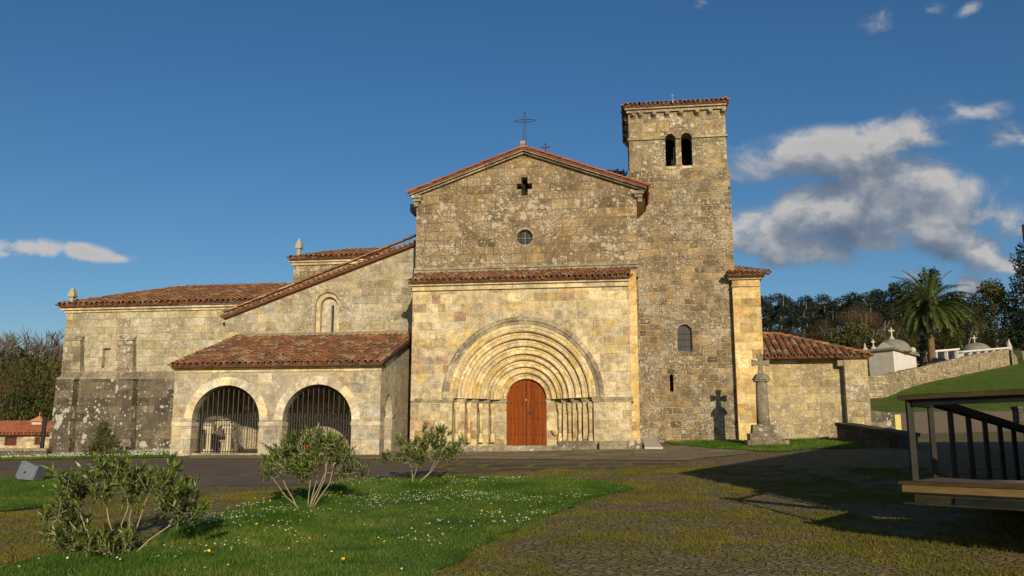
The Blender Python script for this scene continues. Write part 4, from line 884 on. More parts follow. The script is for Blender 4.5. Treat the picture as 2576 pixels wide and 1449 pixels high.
# ---- sacristy (golden block) and low annex
v = 4.55; ua, ub = LU(1859, 1095, v), LU(1926, 1000, v); zt = LZ(1880, 702, v); z0 = HG(ub, v)-.5
b = MB(); b.box(ua, ub, v, v+6, z0, zt); sac = b.build('sacristy_wall', 'sacristy', church)
ur = ub+.0; b = MB(); b.box(ua-.05, ub+.02, v-.07, v+6, LZ(1880, 718, v)-.04, LZ(1880, 718, v)); b.box(ua-.15, ub+.10, v-.12, v+6, zt-.02, zt+.08); b.box(ua-.18, ub+.20, v-.22, v+6.1, zt+.081, zt+.22); b.build('sacristy_cornice', 'smooth', sac)
e1 = P3(1936, 688, v-.42); tpz = e1.z + 1.05
roof('sacristy_roof', (ua-.22, v-.42, e1.z), e1, (ua-.22, v+3.2, tpz), (e1.x-1.9, v+3.2, tpz), church, seed=71); ridge('hip_tiles', e1 + Vector((-.03, .03, .07)), (e1.x-1.9, v+3.2, tpz+.06), church, seed=72, r=.11)
v = 5.0; ua2, ub2 = ub+.002, LU(2188, 1000, v-.45); uj = LU(2129, 1000, v-.45); zt = LZ(2050, 905, v); z0 = HG(ub2, v)-.6
b = MB(); b.box(ua2, uj+.5, v, v+5.5, z0, zt); b.box(uj, ub2, v-.45, v+5.4, z0, zt-.002); ann = b.build('annex_wall', 'annex', church)
b = MB(); b.box(ua2, uj-.001, v-.16, v-.002, zt-.02, zt+.12); b.box(uj-.12, ub2+.12, v-.60, v-.452, zt-.02, zt+.122); b.box(uj-.121, uj-.001, v-.451, v-.161, zt-.021, zt+.121); b.build('annex_cornice', 'smooth', ann)
b = MB(); b.box(uj-.28, uj-.002, v-.42, v-.17, zt-.34, zt-.03); b.build('corbel', 'hood', ann)
ve = v-.72; e0 = (ua2-.0, ve, LZ(1990, 899, ve)); e1 = P3(2190, 896, ve); e0 = (ua2, ve, e1.z); pk = L(1952, 845, v+2.2)
roof('annex_roof', e0, e1, (ua2, v+2.2, pk[1]), (pk[0], v+2.2, pk[1]), church, seed=73, pitch=.29)
roof('annex_hip_roof', e1, (e1.x, v+5.6, e1.z), (pk[0], v+2.2, pk[1]), (pk[0], v+2.3, pk[1]), church, seed=74, maxb=.8)
ridge('hip_tiles', e1 + Vector((-.03, .03, .08)), (pk[0], v+2.2, pk[1]+.06), church, seed=75, r=.12); ridge('ridge_tiles', (ua2, v+2.2, pk[1]+.05), (pk[0]+.2, v+2.2, pk[1]+.05), church, seed=76)
# pilaster of the nave corner and remains beside the porch
b = MB(); u, vv = 5.101, 1.0; b.box(u, LU(1608, 1000, 1.1), 1.1, 2.0, HG(5, 1)-.4, LZ(1600, 684, 1.2)); b.build('corner_pilaster', 'sacristy', nave)

# ------------------------------------------------------------------ ground sheets
def gp(pts): return [tuple(G(*p).xy) for p in pts]
def structure(o, kind='structure'): o['kind'] = kind; return o
for o in COL.objects:
    if o.name == 'ground': structure(o)
plaza = [(-30, 2), (26, 2), (27, 44), (-23, 42.5), (-30, 44)]
structure(sheet('paving', plaza, .006, 'mossy_cobbles'))
lane = gp([(-160, 1163), (0, 1163), (470, 1158.5), (1000, 1161), (1400, 1162.5), (1720, 1165), (1720, 1177), (1500, 1178), (1300, 1182), (1132, 1193), (990, 1208), (800, 1219), (650, 1223), (472, 1224), (380, 1206), (300, 1190), (0, 1182), (-160, 1181)])
structure(sheet('road', lane, .014, 'dark_slabs' if False else 'dark_asphalt', edge=.10, seed=3))
slabrow = gp([(1100, 1163.5), (1720, 1166), (1735, 1179), (1500, 1179), (1300, 1183), (1090, 1191)])
structure(sheet('slab_path', slabrow, .020, 'dark_slabs', edge=.06, seed=4))
pav = [c2w(*p).xy[:] for p in [(-13.9, -2.0), (-5.0, -2.0), (-4.6, -.4), (5.4, -.3), (6.4, 1.5), (9.0, 1.2)]] + gp([(1900, 1140), (1720, 1160), (1320, 1157), (950, 1157), (480, 1155)])
structure(sheet('pavement', pav, .026, 'pale_slabs', edge=.04, seed=5))
LAWN = gp([(-60, 1449), (40, 1424), (150, 1397), (350, 1383), (430, 1345), (480, 1322), (560, 1292), (700, 1254), (780, 1232), (860, 1216), (920, 1208), (1000, 1204), (1200, 1205), (1480, 1212), (1560, 1222), (1600, 1231), (1500, 1252), (1420, 1284), (1330, 1322), (1250, 1358), (1160, 1408), (1080, 1452), (1000, 1500), (300, 1560), (-60, 1560)])
structure(sheet('lawn', LAWN, .035, 'lawn_soil', edge=.12, seed=6, step=1.0))
LAWN2 = gp([(-100, 1216), (60, 1205), (135, 1204), (190, 1220), (175, 1258), (140, 1273), (60, 1284), (-100, 1300)])
structure(sheet('lawn', LAWN2, .035, 'lawn_soil', edge=.10, seed=7, step=1.0))
V1 = [p for p in gp([(-60, 1156), (120, 1150.5)])] + [c2w(-22.6, 2.4).xy[:], c2w(-14.3, 3.0).xy[:], c2w(-14.25, -2.2).xy[:]] + gp([(440, 1151.5), (300, 1154), (110, 1157), (-60, 1160)])
structure(sheet('verge', V1, .03, 'lawn_soil', edge=.04, seed=8))
V2 = [c2w(6.6, 4.9).xy[:], c2w(10.0, 4.9).xy[:], c2w(10.2, 3.9).xy[:], c2w(11.2, 4.6).xy[:], c2w(14.3, 4.6).xy[:]] + gp([(2200, 1128), (2050, 1131), (1960, 1138), (1850, 1134), (1760, 1127), (1690, 1118)])
structure(sheet('verge', V2, .03, 'lawn_soil', edge=.06, seed=9))

# ------------------------------------------------------------------ grass, flowers
NR = np.random.default_rng(7)
Hv = np.vectorize(H)
def inpoly(x, y, poly):
    r = np.zeros(len(x), bool); n = len(poly)
    for i in range(n):
        (x1, y1), (x2, y2) = poly[i], poly[(i+1) % n]
        c = ((y1 > y) != (y2 > y)); xi = (x2-x1)*(y-y1)/((y2-y1) if y2 != y1 else 1e-9) + x1
        r ^= c & (x < xi)
    return r
def scatter(poly, n, dens=None):
    P = np.array(poly); lo, hi = P.min(0), P.max(0); X = []; tot = 0
    while tot < n:
        q = NR.uniform(lo, hi, (n*2, 2)); k = inpoly(q[:, 0], q[:, 1], poly); q = q[k]
        if dens is not None: q = q[NR.random(len(q)) < dens(q)]
        X.append(q); tot += len(q)
    return np.concatenate(X)[:n]
def vnoise(q, s, seed=0):                     # smooth value noise
    r = np.random.default_rng(seed).random((64, 64)); p = q*s; i = np.floor(p).astype(int); f = p - i; f = f*f*(3-2*f)
    a = r[i[:, 0] % 64, i[:, 1] % 64]; b = r[(i[:, 0]+1) % 64, i[:, 1] % 64]; c = r[i[:, 0] % 64, (i[:, 1]+1) % 64]; d = r[(i[:, 0]+1) % 64, (i[:, 1]+1) % 64]
    return (a*(1-f[:, 0])+b*f[:, 0])*(1-f[:, 1]) + (c*(1-f[:, 0])+d*f[:, 0])*f[:, 1]
def blades(name, q, h0, h1, w, m, base=.03, tall=None):
    n = len(q); z = Hv(q[:, 0], q[:, 1]) + base - .01; a = NR.uniform(0, 2*np.pi, n); hh = NR.uniform(h0, h1, n)*(1 if tall is None else tall)
    lean = NR.normal(0, .45, (n, 2))*hh[:, None]; dx = np.cos(a)*w/2; dy = np.sin(a)*w/2; ww = NR.uniform(.7, 1.3, n)
    V = np.empty((n, 3, 3)); V[:, 0] = np.c_[q[:, 0]-dx*ww, q[:, 1]-dy*ww, z]; V[:, 1] = np.c_[q[:, 0]+dx*ww, q[:, 1]+dy*ww, z]; V[:, 2] = np.c_[q[:, 0]+lean[:, 0], q[:, 1]+lean[:, 1], z+hh]
    t = np.clip(-.18 + .55*vnoise(q, .9, 3) + .45*vnoise(q, 2.7, 4) + .25*vnoise(q, .35, 5) + NR.normal(0, .18, n), 0, 1)
    return link(name, npmesh(name, V.reshape(-1, 3), np.arange(3*n).reshape(-1, 3), np.repeat(t, 3), m))
lq = scatter(LAWN, 150000); tl = .40 + 1.1*vnoise(lq, .7, 9)**1.5 + .7*vnoise(lq, 2.9, 10)**3
fq = scatter([(x + (x+1.5)*.10, y + (y-18)*.13) for x, y in LAWN], 60000); fd = vnoise(fq, 1.6, 31); fq = fq[(fd > .50) & ~inpoly(fq[:, 0], fq[:, 1], LAWN)]
structure(blades('moss_tufts', fq, .015, .06, .013, 'grass', base=.012), 'stuff')
g1 = blades('grass', lq, .035, .11, .011, 'grass', tall=tl)
g2 = blades('grass', scatter(LAWN2, 26000), .03, .09, .012, 'grass')
vq = np.concatenate([scatter(V1, 12000), scatter(V2, 26000)])
g3 = blades('grass', vq, .03, .13, .022, 'grass')
for g in (g1, g2, g3): structure(g, 'stuff')
sun_d = gp([(330, 1500), (2576, 1500), (2576, 1180), (1500, 1170), (900, 1225), (420, 1250), (-40, 1260), (-40, 1420)])
mq = scatter(sun_d, 120000, lambda q: np.clip((vnoise(q, .8, 11)*.55 + vnoise(q, 3.1, 12)*.55 - .44)*3.2, 0, 1)*~inpoly(q[:, 0], q[:, 1], LAWN))
structure(blades('moss_tufts', mq, .010, .06, .014, 'drygrass', base=.012), 'stuff')
def weeds(q, n, rad, name):
    pass
wq = np.concatenate([scatter([tuple((np.array(c) + np.array(o)*r)) for o in ((-1, -.4), (1, -.4), (1, .4), (-1, .4))], k) for c, r, k in ((G(2480, 1368).xy, .9, 420), (G(2370, 1362).xy, .6, 200), (G(2560, 1385).xy, .5, 200))])
structure(blades('weeds', wq, .03, .12, .012, 'drygrass', base=.01), 'stuff')

def flower_mesh(name, r, k, m, hgt):
    b = MB()
    for i in range(k):
        a = 2*math.pi*i/k; d = Vector((math.cos(a), math.sin(a), 0)); e = Vector((-d.y, d.x, 0))*r*.5; z = Vector((0, 0, hgt))
        b.add([z, z + d*r*.6 - e, z + d*r + Vector((0, 0, r*.25)), z + d*r*.6 + e], [(0, 1, 2, 3)], random.random())
    return b
dq = scatter(LAWN, 1150, lambda q: np.clip((vnoise(q, .75, 21)*.7 + vnoise(q, 2.3, 22)*.4 - .56)*3.0, .03, 1))
dq = dq[np.argsort(dq[:, 1])]; dq = dq[dq[:, 1] > 10.8]
dm = [flower_mesh('daisy', .0125, 8, 'daisy', .0) for _ in range(1)]
proto = dm[0].build('daisy', 'daisy'); tag(proto, 'tiny white daisy open among the short grass of the lawn', 'daisy', 'white daisies scattered in the lawn')
rng = random.Random(9)
def put(o, x, y, dz, s):
    o.location = (x, y, H(x, y) + dz); o.rotation_euler = (rng.gauss(.5, .3), rng.gauss(.1, .25), rng.uniform(0, 6)); o.scale = (s, s, s)
for i, (x, y) in enumerate(dq[:300]):
    o = proto if i == 0 else proto.copy()
    if i: COL.objects.link(o)
    put(o, x, y, rng.uniform(.09, .13), rng.uniform(.8, 1.3))
def flower_field(name, q, r, m, z0=.09):
    n = len(q); z = Hv(q[:, 0], q[:, 1]) + z0 + NR.uniform(0, .03, n); V = np.empty((n, 4, 3)); s = r*NR.uniform(.8, 1.3, n)
    tx = NR.normal(.0, .3, n); ty = NR.normal(-.5, .3, n)
    for k, (a, b) in enumerate(((-1, -1), (1, -1), (1, 1), (-1, 1))): V[:, k] = np.c_[q[:, 0]+a*s, q[:, 1]+b*s, z - (tx*a - (-ty)*b)*s*0 + b*s*.6]
    return link(name, npmesh(name, V.reshape(-1, 3), np.arange(4*n).reshape(-1, 4), NR.random(4*n), m))
structure(flower_field('distant_daisies', dq[300:], .0075, 'daisy'), 'stuff')
structure(flower_field('verge_daisies', scatter([p for p in V1[:3]] + [c2w(-14.4, 2.6).xy[:], c2w(-14.4, .6).xy[:]] + gp([(400, 1152), (110, 1156), (-20, 1158)]), 1300), .015, 'daisy', .12), 'stuff')
proto = flower_mesh('dandelion', .021, 9, 'dandelion', 0).build('dandelion', 'dandelion'); tag(proto, 'yellow dandelion flower standing above the short lawn grass', 'dandelion', 'yellow dandelions dotted over the lawns')
yq = np.concatenate([scatter(LAWN, 75), scatter(LAWN2, 6), scatter(gp([(560, 1290), (700, 1252), (900, 1208), (920, 1214), (760, 1252), (600, 1300)]), 24)])
for i, (x, y) in enumerate(yq):
    o = proto if i == 0 else proto.copy()
    if i: COL.objects.link(o)
    put(o, x, y, rng.uniform(.10, .15), rng.uniform(.7, 1.25))

# ------------------------------------------------------------------ oleanders
def WP(o, p): o.parent = p; o.matrix_parent_inverse = par_inv(p); return o
def leafcloud(C, D, Ln, Wd, T):                # diamond leaves: centres, directions, lengths, widths, tints
    n = len(C); rnd = NR.normal(0, 1, (n, 3)); s = np.cross(D, rnd); s /= np.linalg.norm(s, axis=1)[:, None] + 1e-9
    up = np.cross(s, D); V = np.empty((n, 4, 3))
    V[:, 0] = C; V[:, 1] = C + D*(Ln*.45)[:, None] + s*(Wd/2)[:, None] + up*(Ln*.04)[:, None]; V[:, 2] = C + D*Ln[:, None] - up*(Ln*.05)[:, None]; V[:, 3] = C + D*(Ln*.45)[:, None] - s*(Wd/2)[:, None] + up*(Ln*.04)[:, None]
    return V.reshape(-1, 3), np.arange(4*n).reshape(-1, 4), np.repeat(T, 4)
def oleander(base_px, clusters, label, leaf=.125, dens=1.0, spread=.35, seed=1):
    rng = random.Random(seed); B = G(*base_px); dist = B.y
    root = empty('oleander_shrub', B, label, 'shrub', 'young oleander shrubs in the grass')
    st = MB(); VV = []; FF = []; TT = []; o = 0; nodes = []
    cs = [(PD(px, py, dist + rng.uniform(-spread, spread)), rp/FOC*dist) for px, py, rp in clusters]
    main = sorted(range(len(cs)), key=lambda i: rng.random())[:max(3, len(cs)//3)]
    for i in main + [i for i in range(len(cs)) if i not in main]:
        c, r = cs[i]
        if i in main:
            b0 = B + Vector(((c.x-B.x)*rng.uniform(.05, .18), rng.uniform(-.12, .12), -.05)); mid = b0.lerp(c, .5) + Vector((rng.gauss(0, .05) + (c.x-b0.x)*.06, 0, -.07*abs(c.x-b0.x)))
            pts = [b0, b0.lerp(mid, .5) + Vector((rng.gauss(0, .02), 0, .02)), mid, mid.lerp(c, .5) + Vector((rng.gauss(0, .02), 0, 0)), c]; st.tube(pts, [.014, .012, .010, .008, .004], 5); nodes += [pts[2], pts[3], mid.lerp(c, .75)]
        else:
            lowr = [q for q in nodes if q.z < c.z + .05] or nodes; q = min(lowr, key=lambda q: (q-c).length); m = q.lerp(c, .5) + Vector((rng.gauss(0, .03), 0, -.03)); st.tube([q, m, c], [.007, .006, .003], 4); nodes.append(m)
        k = max(3, int(6*r/.10))
        for _ in range(k):                       # twigs of a cluster, each a rosette of long leaves pointing up and out
            d = Vector((rng.gauss(0, .55), rng.gauss(0, .55), rng.uniform(.35, 1.1))).normalized(); d = (d + (c-B).normalized()*.45).normalized()
            e = c + Vector((rng.gauss(0, .50)*r, rng.gauss(0, .55)*r, rng.gauss(0, .40)*r)); tl = rng.uniform(.16, .30); st.tube([e - d*tl*.6, e + d*tl*.5], [.005, .003], 4)
            m = int(25*dens); q = NR.uniform(-.5, .55, m); bright = rng.random() < .45
            C = np.array(e)[None] + np.array(d)[None]*(q*tl)[:, None]
            D = np.array(d)[None]*(.35 + .9*np.clip(q+.4, 0, 1))[:, None] + NR.normal(0, .50, (m, 3)); D /= np.linalg.norm(D, axis=1)[:, None]
            t = np.clip(.30 + (.55 if bright else .22)*q + NR.normal(0, .13, m) + rng.gauss(0, .10), 0, 1)
            V, F, T = leafcloud(C, D, NR.uniform(.6, 1.2, m)*leaf, NR.uniform(.75, 1.25, m)*leaf*.21, t); VV.append(V); FF.append(F+o); TT.append(T); o += len(V)
    WP(link('foliage', npmesh('foliage', np.concatenate(VV), np.concatenate(FF), np.concatenate(TT), 'oleander')), root)
    WP(st.build('stem', 'stem', None, True), root)
    return root
zz = lambda l, ox, oy, k: [(ox + a*k, oy + b*k, c*k) for a, b, c in l]
oleander((315, 1396), zz([(650, 520, 90), (740, 640, 130), (960, 480, 150), (1150, 420, 110), (980, 640, 110), (1220, 640, 140), (1330, 520, 110), (1480, 560, 120), (1620, 500, 120), (1700, 650, 140), (1830, 610, 80), (1620, 800, 150), (1800, 870, 110), (1890, 840, 60),
    (600, 830, 130), (700, 900, 120), (620, 1060, 120), (480, 1060, 60), (800, 1000, 110), (850, 1120, 110), (980, 1160, 120), (1120, 1180, 130), (1010, 1240, 90), (1180, 1100, 80), (1000, 380, 70)], 0, 1069, .2622), 'largest leafy oleander, nearest the camera at the left edge of the lawn', .125, .9, .45, 1)
oleander((770, 1284), zz([(440, 380, 90), (410, 450, 80), (390, 540, 60), (600, 290, 95), (560, 380, 105), (640, 420, 115), (740, 210, 60), (760, 300, 90), (850, 300, 105), (960, 270, 105), (1000, 340, 90), (700, 500, 110), (640, 480, 90), (800, 420, 90), (900, 400, 95), (970, 440, 60),
    (1040, 530, 55), (1110, 410, 65), (1220, 520, 55), (690, 560, 60), (530, 500, 60)], 566, 1037.7, .2838), 'bare-legged oleander in front of the right porch arch, middle of three', .125, .8, .4, 2)
oleander((1037, 1218), zz([(1430, 395, 60), (1570, 260, 45), (1660, 310, 95), (1620, 390, 80), (1740, 320, 95), (1810, 230, 90), (1900, 200, 80), (1860, 280, 75), (1950, 370, 85), (2030, 330, 85), (2090, 290, 55), (1890, 370, 65), (1720, 410, 60)], 566, 1037.7, .2838), 'slanting oleander in front of the porch corner, farthest back in the lawn', .125, .8, .4, 3)
oleander((1122, 1224), zz([(1960, 610, 60), (1930, 640, 40), (1990, 630, 40)], 566, 1037.7, .2838), 'very small low oleander seedling at the far edge of the lawn', .11, .8, .15, 4)

# ------------------------------------------------------------------ trees
def crown(rng, blobs, n, size, thin=1.0, shell=.55, tb=.45, up=0.0, aspect=.55):
    bl = np.array([b[:3] for b in blobs], float); rd = np.array([b[3:6] for b in blobs], float); w = rd.prod(1)**.67; w /= w.sum()
    g = np.random.default_rng(rng.randrange(1 << 30)); k = g.choice(len(blobs), n, p=w); tk = g.normal(0, .13, len(blobs))
    d = g.normal(0, 1, (n, 3)); d /= np.linalg.norm(d, axis=1)[:, None]; r = 1 - (1-shell)*g.random(n)**1.3; r *= g.uniform(.8, 1.12, n)
    C = bl[k] + d*rd[k]*r[:, None]
    D = g.normal(0, .8, (n, 3)) + d*.6 + np.array([0, 0, up]); D /= np.linalg.norm(D, axis=1)[:, None]
    t = np.clip(tb + tk[k] + .16*d[:, 2] + g.normal(0, .14, n), 0, 1)
    Ln = g.uniform(.6, 1.3, n)*size
    return leafcloud(C, D, Ln, Ln*aspect, t)
def tree_proto(name, seed, h, kind):
    rng = random.Random(seed); tk = MB(); bl = []
    if kind == 'euc':
        y = h*.42
        lean = rng.uniform(-.05, .05)
        tk.tube([(0, 0, -.5), (lean*h*.3, 0, h*.4), (lean*h*.7, .1, h*.8), (lean*h, 0, h*.96)], [h*.016, h*.013, h*.008, h*.003], 6)
        for i in range(12):
            f = rng.uniform(.26, .95); a = rng.uniform(0, 6.28); q = h*.15*(1.15-f*.75)*rng.uniform(.7, 1.2)
            p = (lean*h*f + math.cos(a)*q, math.sin(a)*q, h*f); bl.append(p + (h*.095*rng.uniform(.7, 1.2)*(1.45-f), h*.095*(1.45-f), h*.10*rng.uniform(.7, 1.2)))
            tk.tube([(lean*h*f*.8, 0, h*(f-.12)), p], [h*.005, h*.002], 4)
        bl.append((lean*h, 0, h*.93, h*.045, h*.045, h*.08)); n, size, m, bk = 1900, h*.036, 'eucleaf', 'palebark'
    elif kind in ('round', 'brown', 'mid'):
        for i in range(4):
            a = rng.uniform(0, 6.28); tk.tube([(0, 0, -.3), (math.cos(a)*h*.1, math.sin(a)*h*.1, h*.35), (math.cos(a)*h*.28, math.sin(a)*h*.28, h*.75)], [h*.02, h*.014, h*.004], 5)
        for i in range(13):
            a = rng.uniform(0, 6.28); f = rng.uniform(.25, .85); q = h*.42*math.sqrt(max(.05, 1-((f-.45)/.55)**2))*rng.uniform(.3, 1); bl.append((math.cos(a)*q, math.sin(a)*q, h*f, h*.17, h*.17, h*.14))
        n, size = (5200, h*.034) if kind != 'round' else (3600, h*.055); m = {'round': 'olive', 'brown': 'brownleaf', 'mid': 'midgreen'}[kind]; bk = 'bark'
    elif kind == 'con':
        tk.tube([(0, 0, -.5), (0, 0, h*.97)], [h*.018, h*.003], 6)
        for i in range(22):
            f = .16 + .82*i/21; a = rng.uniform(0, 6.28); q = h*.12*(1.15-f)*rng.uniform(.3, 1.3); bl.append((math.cos(a)*q, math.sin(a)*q, h*f, h*.085*(1.35-f), h*.085*(1.35-f), h*.055))
        n, size, m, bk = 3000, h*.028, 'darkleaf', 'bark'
    elif kind == 'pine':
        tk.tube([(0, 0, -.5), (h*.02, 0, h*.5), (-h*.01, 0, h*.93)], [h*.022, h*.016, h*.004], 6)
        for i in range(16):
            f = rng.uniform(.34, .97); a = rng.uniform(0, 6.28); q = h*.20*(1.2-f)*rng.uniform(.4, 1.2); p = (math.cos(a)*q, math.sin(a)*q, h*f); bl.append(p + (h*.10, h*.10, h*.07)); tk.tube([(0, 0, h*(f-.08)), p], [h*.006, h*.003], 4)
        n, size, m, bk = 2600, h*.030, 'midgreen', 'bark'
    root = empty(name, (0, 0, 0), None, None)
    V, F, T = crown(rng, bl, n, size, aspect=.5 if kind != 'brown' else .12, tb=.40); link('crown', npmesh('crown', V, F, T, m), root)
    tk.build('trunk', bk, root, True)
    return root
def place(root, used, px, top, dist, h0, label, cat, group, rng, wide=1.0):
    x = (px-1288)/FOC*dist*math.cos(PITCH)/1.0; P = PD(px, top, dist); z = H(P.x, P.y); s = (P.z - z)/h0
    o = root if not used else copy_tree(root)
    o.location = (P.x, P.y, z-.1); o.rotation_euler.z = rng.uniform(0, 6.28); o.scale = (s*wide, s*wide, s); tag(o, label, cat, group); return o
rng = random.Random(4)
euc = [tree_proto('eucalyptus_tree', 100+i, 16, 'euc') for i in range(4)]; used = [False]*4
tops = [(1925, 752), (1938, 745), (1952, 742), (1966, 748), (1980, 741), (1996, 756), (2010, 752), (2024, 748), (2038, 744), (2052, 742), (2066, 741), (2080, 748), (2094, 756), (2108, 752), (2122, 748), (2136, 738), (2150, 744), (2163, 742), (2178, 734), (2190, 726), (2202, 732), (2214, 725), (2226, 738), (2238, 742), (2252, 722), (2266, 720),
        (2284, 716), (2300, 732), (2334, 672), (2352, 745), (2370, 750), (2388, 748), (2402, 742), (2418, 728), (2436, 735), (2452, 742), (1932, 772), (1960, 770), (1988, 775), (2016, 772), (2044, 770), (2072, 772), (2100, 778), (2128, 775), (2156, 765), (2184, 760), (2212, 762), (2240, 765), (2268, 762), (2296, 758), (2420, 768), (2450, 770)]
for i, (px, top) in enumerate(tops):
    k = i % 4; far = i < 36
    place(euc[k], used[k], px + rng.uniform(-4, 4), top + rng.uniform(-9, 9), rng.uniform(262, 285) if far else rng.uniform(228, 245), 16, 'tall dark eucalyptus in the row of forest along the hill behind the annex', 'tree', 'eucalyptus trees of the hilltop forest', rng, 1.35); used[k] = True
rb = [tree_proto('round_bush', 200+i, 6, 'round') for i in range(2)]; bb = tree_proto('leafless_bush', 210, 6, 'brown'); md = [tree_proto('leafy_tree', 220+i, 10, 'mid') for i in range(2)]
UB = {}
def putk(root, px, top, dist, h0, label, cat, group=None, wide=1.0):
    u = UB.get(root.name, False); UB[root.name] = True; return place(root, u, px, top, dist, h0, label, cat, group, rng, wide)
for px, top, d in ((2105, 818), (2130, 800), (2160, 808), (2195, 822), (2085, 838)) and [(2108, 822, 150), (2138, 806, 152), (2170, 812, 148), (2205, 830, 146), (2078, 842, 160)]: putk(rb[px % 2], px, top, d, 6, 'rounded olive-green bush below the eucalyptus forest, left of the domed tomb', 'bush', 'olive bushes below the forest', 1.25)
for px, top, d in [(2140, 772, 200), (2175, 764, 200), (2205, 785, 195), (2090, 800, 205), (2232, 800, 190), (2030, 830, 215), (1985, 835, 215), (1950, 838, 215)]: putk(bb, px, top, d, 6, 'brown leafless bush at the foot of the eucalyptus forest', 'bush', 'brown bushes at the forest foot', 1.3)
for px, top, d in [(2445, 765, 175), (2420, 790, 170), (2395, 800, 180), (2560, 770, 160), (2300, 815, 165), (2270, 830, 160)]: putk(md[px % 2], px, top, d, 10, 'dull green tree on the slope behind the palm', 'tree', 'green trees on the slope behind the cemetery', 1.0)
pn = tree_proto('pine_tree', 230, 12, 'pine'); putk(pn, 2490, 702, 132, 12, 'open-crowned tree with bare pale trunk between the palm and the tall dark conifers', 'tree', None, 1.15)
pn2 = tree_proto('pine_tree', 231, 12, 'pine'); putk(pn2, 2522, 728, 140, 12, 'leaning open tree just left of the tall dark conifers at the right edge', 'tree', None, 1.0)
cn = tree_proto('conifer_tree', 240, 20, 'con'); putk(cn, 2561, 622, 128, 20, 'tallest black-green conifer against the sky at the right edge', 'tree', None, 1.0)
cn2 = tree_proto('conifer_tree', 241, 20, 'con'); putk(cn2, 2590, 650, 132, 20, 'second tall dark conifer, cut off by the right edge', 'tree', None, 1.1)
cy = tree_proto('cypress_shrub', 242, 6, 'con'); putk(cy, 2318, 838, 92, 6, 'dark green conical shrub behind the cemetery wall, left of the palm trunk', 'shrub', None, 1.5)
cy2 = tree_proto('cypress_shrub', 243, 6, 'con'); putk(cy2, 2375, 846, 96, 6, 'slim dark shrub behind the tomb shelves, right of the palm trunk', 'shrub', None, .8)
# the understorey of the hilltop forest: an uncountable mass of scrub
VV = []; FF = []; TT = []; o = 0; rr = random.Random(12)
for i in range(150):
    px = rr.uniform(1915, 2500); d = rr.uniform(205, 250); p = PD(px, 850, d); z = H(p.x, p.y); w = rr.uniform(2.0, 4.2); hh = rr.uniform(1.5, 4.5)
    V, F, T = crown(rr, [(p.x, p.y, z+hh*.4, w, w*.8, hh*.7)], 210, .75, aspect=.55, tb=rr.uniform(.2, .75)); VV.append(V); FF.append(F+o); TT.append(T); o += len(V)
structure(link('forest_scrub', npmesh('forest_scrub', np.concatenate(VV), np.concatenate(FF), np.concatenate(TT), 'scrub')), 'stuff')
# left woodland
lt = [tree_proto('woodland_tree', 300+i, 12, 'mid') for i in range(3)]; lb = [tree_proto('woodland_brown_tree', 310+i, 12, 'brown') for i in range(2)]
for px, top, d, k in [(150, 852, 98, 0), (122, 866, 96, 1), (95, 898, 100, 2), (172, 866, 104, 1), (60, 910, 104, 0), (130, 930, 88, 2), (-20, 905, 104, 0), (100, 960, 86, 0), (155, 950, 88, 1), (70, 1000, 84, 1), (140, 1000, 84, 2)]: putk(lt[k], px, top, d, 12, 'green woodland tree behind the red-roofed house on the left', 'tree', 'green woodland trees on the left', .95)
for px, top, d, k in [(40, 898, 94, 0), (0, 886, 96, 1), (-40, 890, 96, 0), (75, 905, 92, 1), (110, 930, 90, 0), (20, 915, 90, 1), (20, 940, 88, 1), (70, 935, 88, 0), (-30, 960, 88, 1), (40, 990, 84, 0)]: putk(lb[k], px, top, d, 12, 'brown bare-twigged tree behind the red-roofed house on the left', 'tree', 'brown woodland trees on the left', .95)
def bare(seed, h):
    rng = random.Random(seed); b = MB()
    def rec(p, d, ln, r, k):
        q = p + d*ln; b.tube([p, p + d*ln*.5 + Vector((rng.gauss(0, .04)*ln, rng.gauss(0, .04)*ln, 0)), q], [r, r*.8, r*.62], 4 if k > 1 else 6, cap=False)
        if k >= 6: return
        for i in range(3 if k else 4):
            e = (d + Vector((rng.gauss(0, .45), rng.gauss(0, .45), rng.uniform(-.05, .3)))).normalized(); rec(q if i else p + d*ln*.75, e, ln*rng.uniform(.62, .84), r*.69, k+1)
    rec(Vector((0, 0, -.3)), Vector((0, 0, 1)), h*.24, h*.017, 0); return b
for i, (px, top, d) in enumerate(((45, 838, 104), (95, 848, 108), (5, 852, 106), (158, 842, 110))):
    P = PD(px, top, d); z = H(P.x, P.y); r = empty('bare_tree', (P.x, P.y, z), ['grey leafless tree with spreading twigs, tallest on the far left', 'leafless tree standing right of the tallest grey bare tree', 'leafless tree at the left edge of the photo', 'thin bare treetop beside the choir wall'][i], 'tree'); hh = (P.z - z)
    o = bare(50+i, hh*1.3).build('branches', 'twig', r)

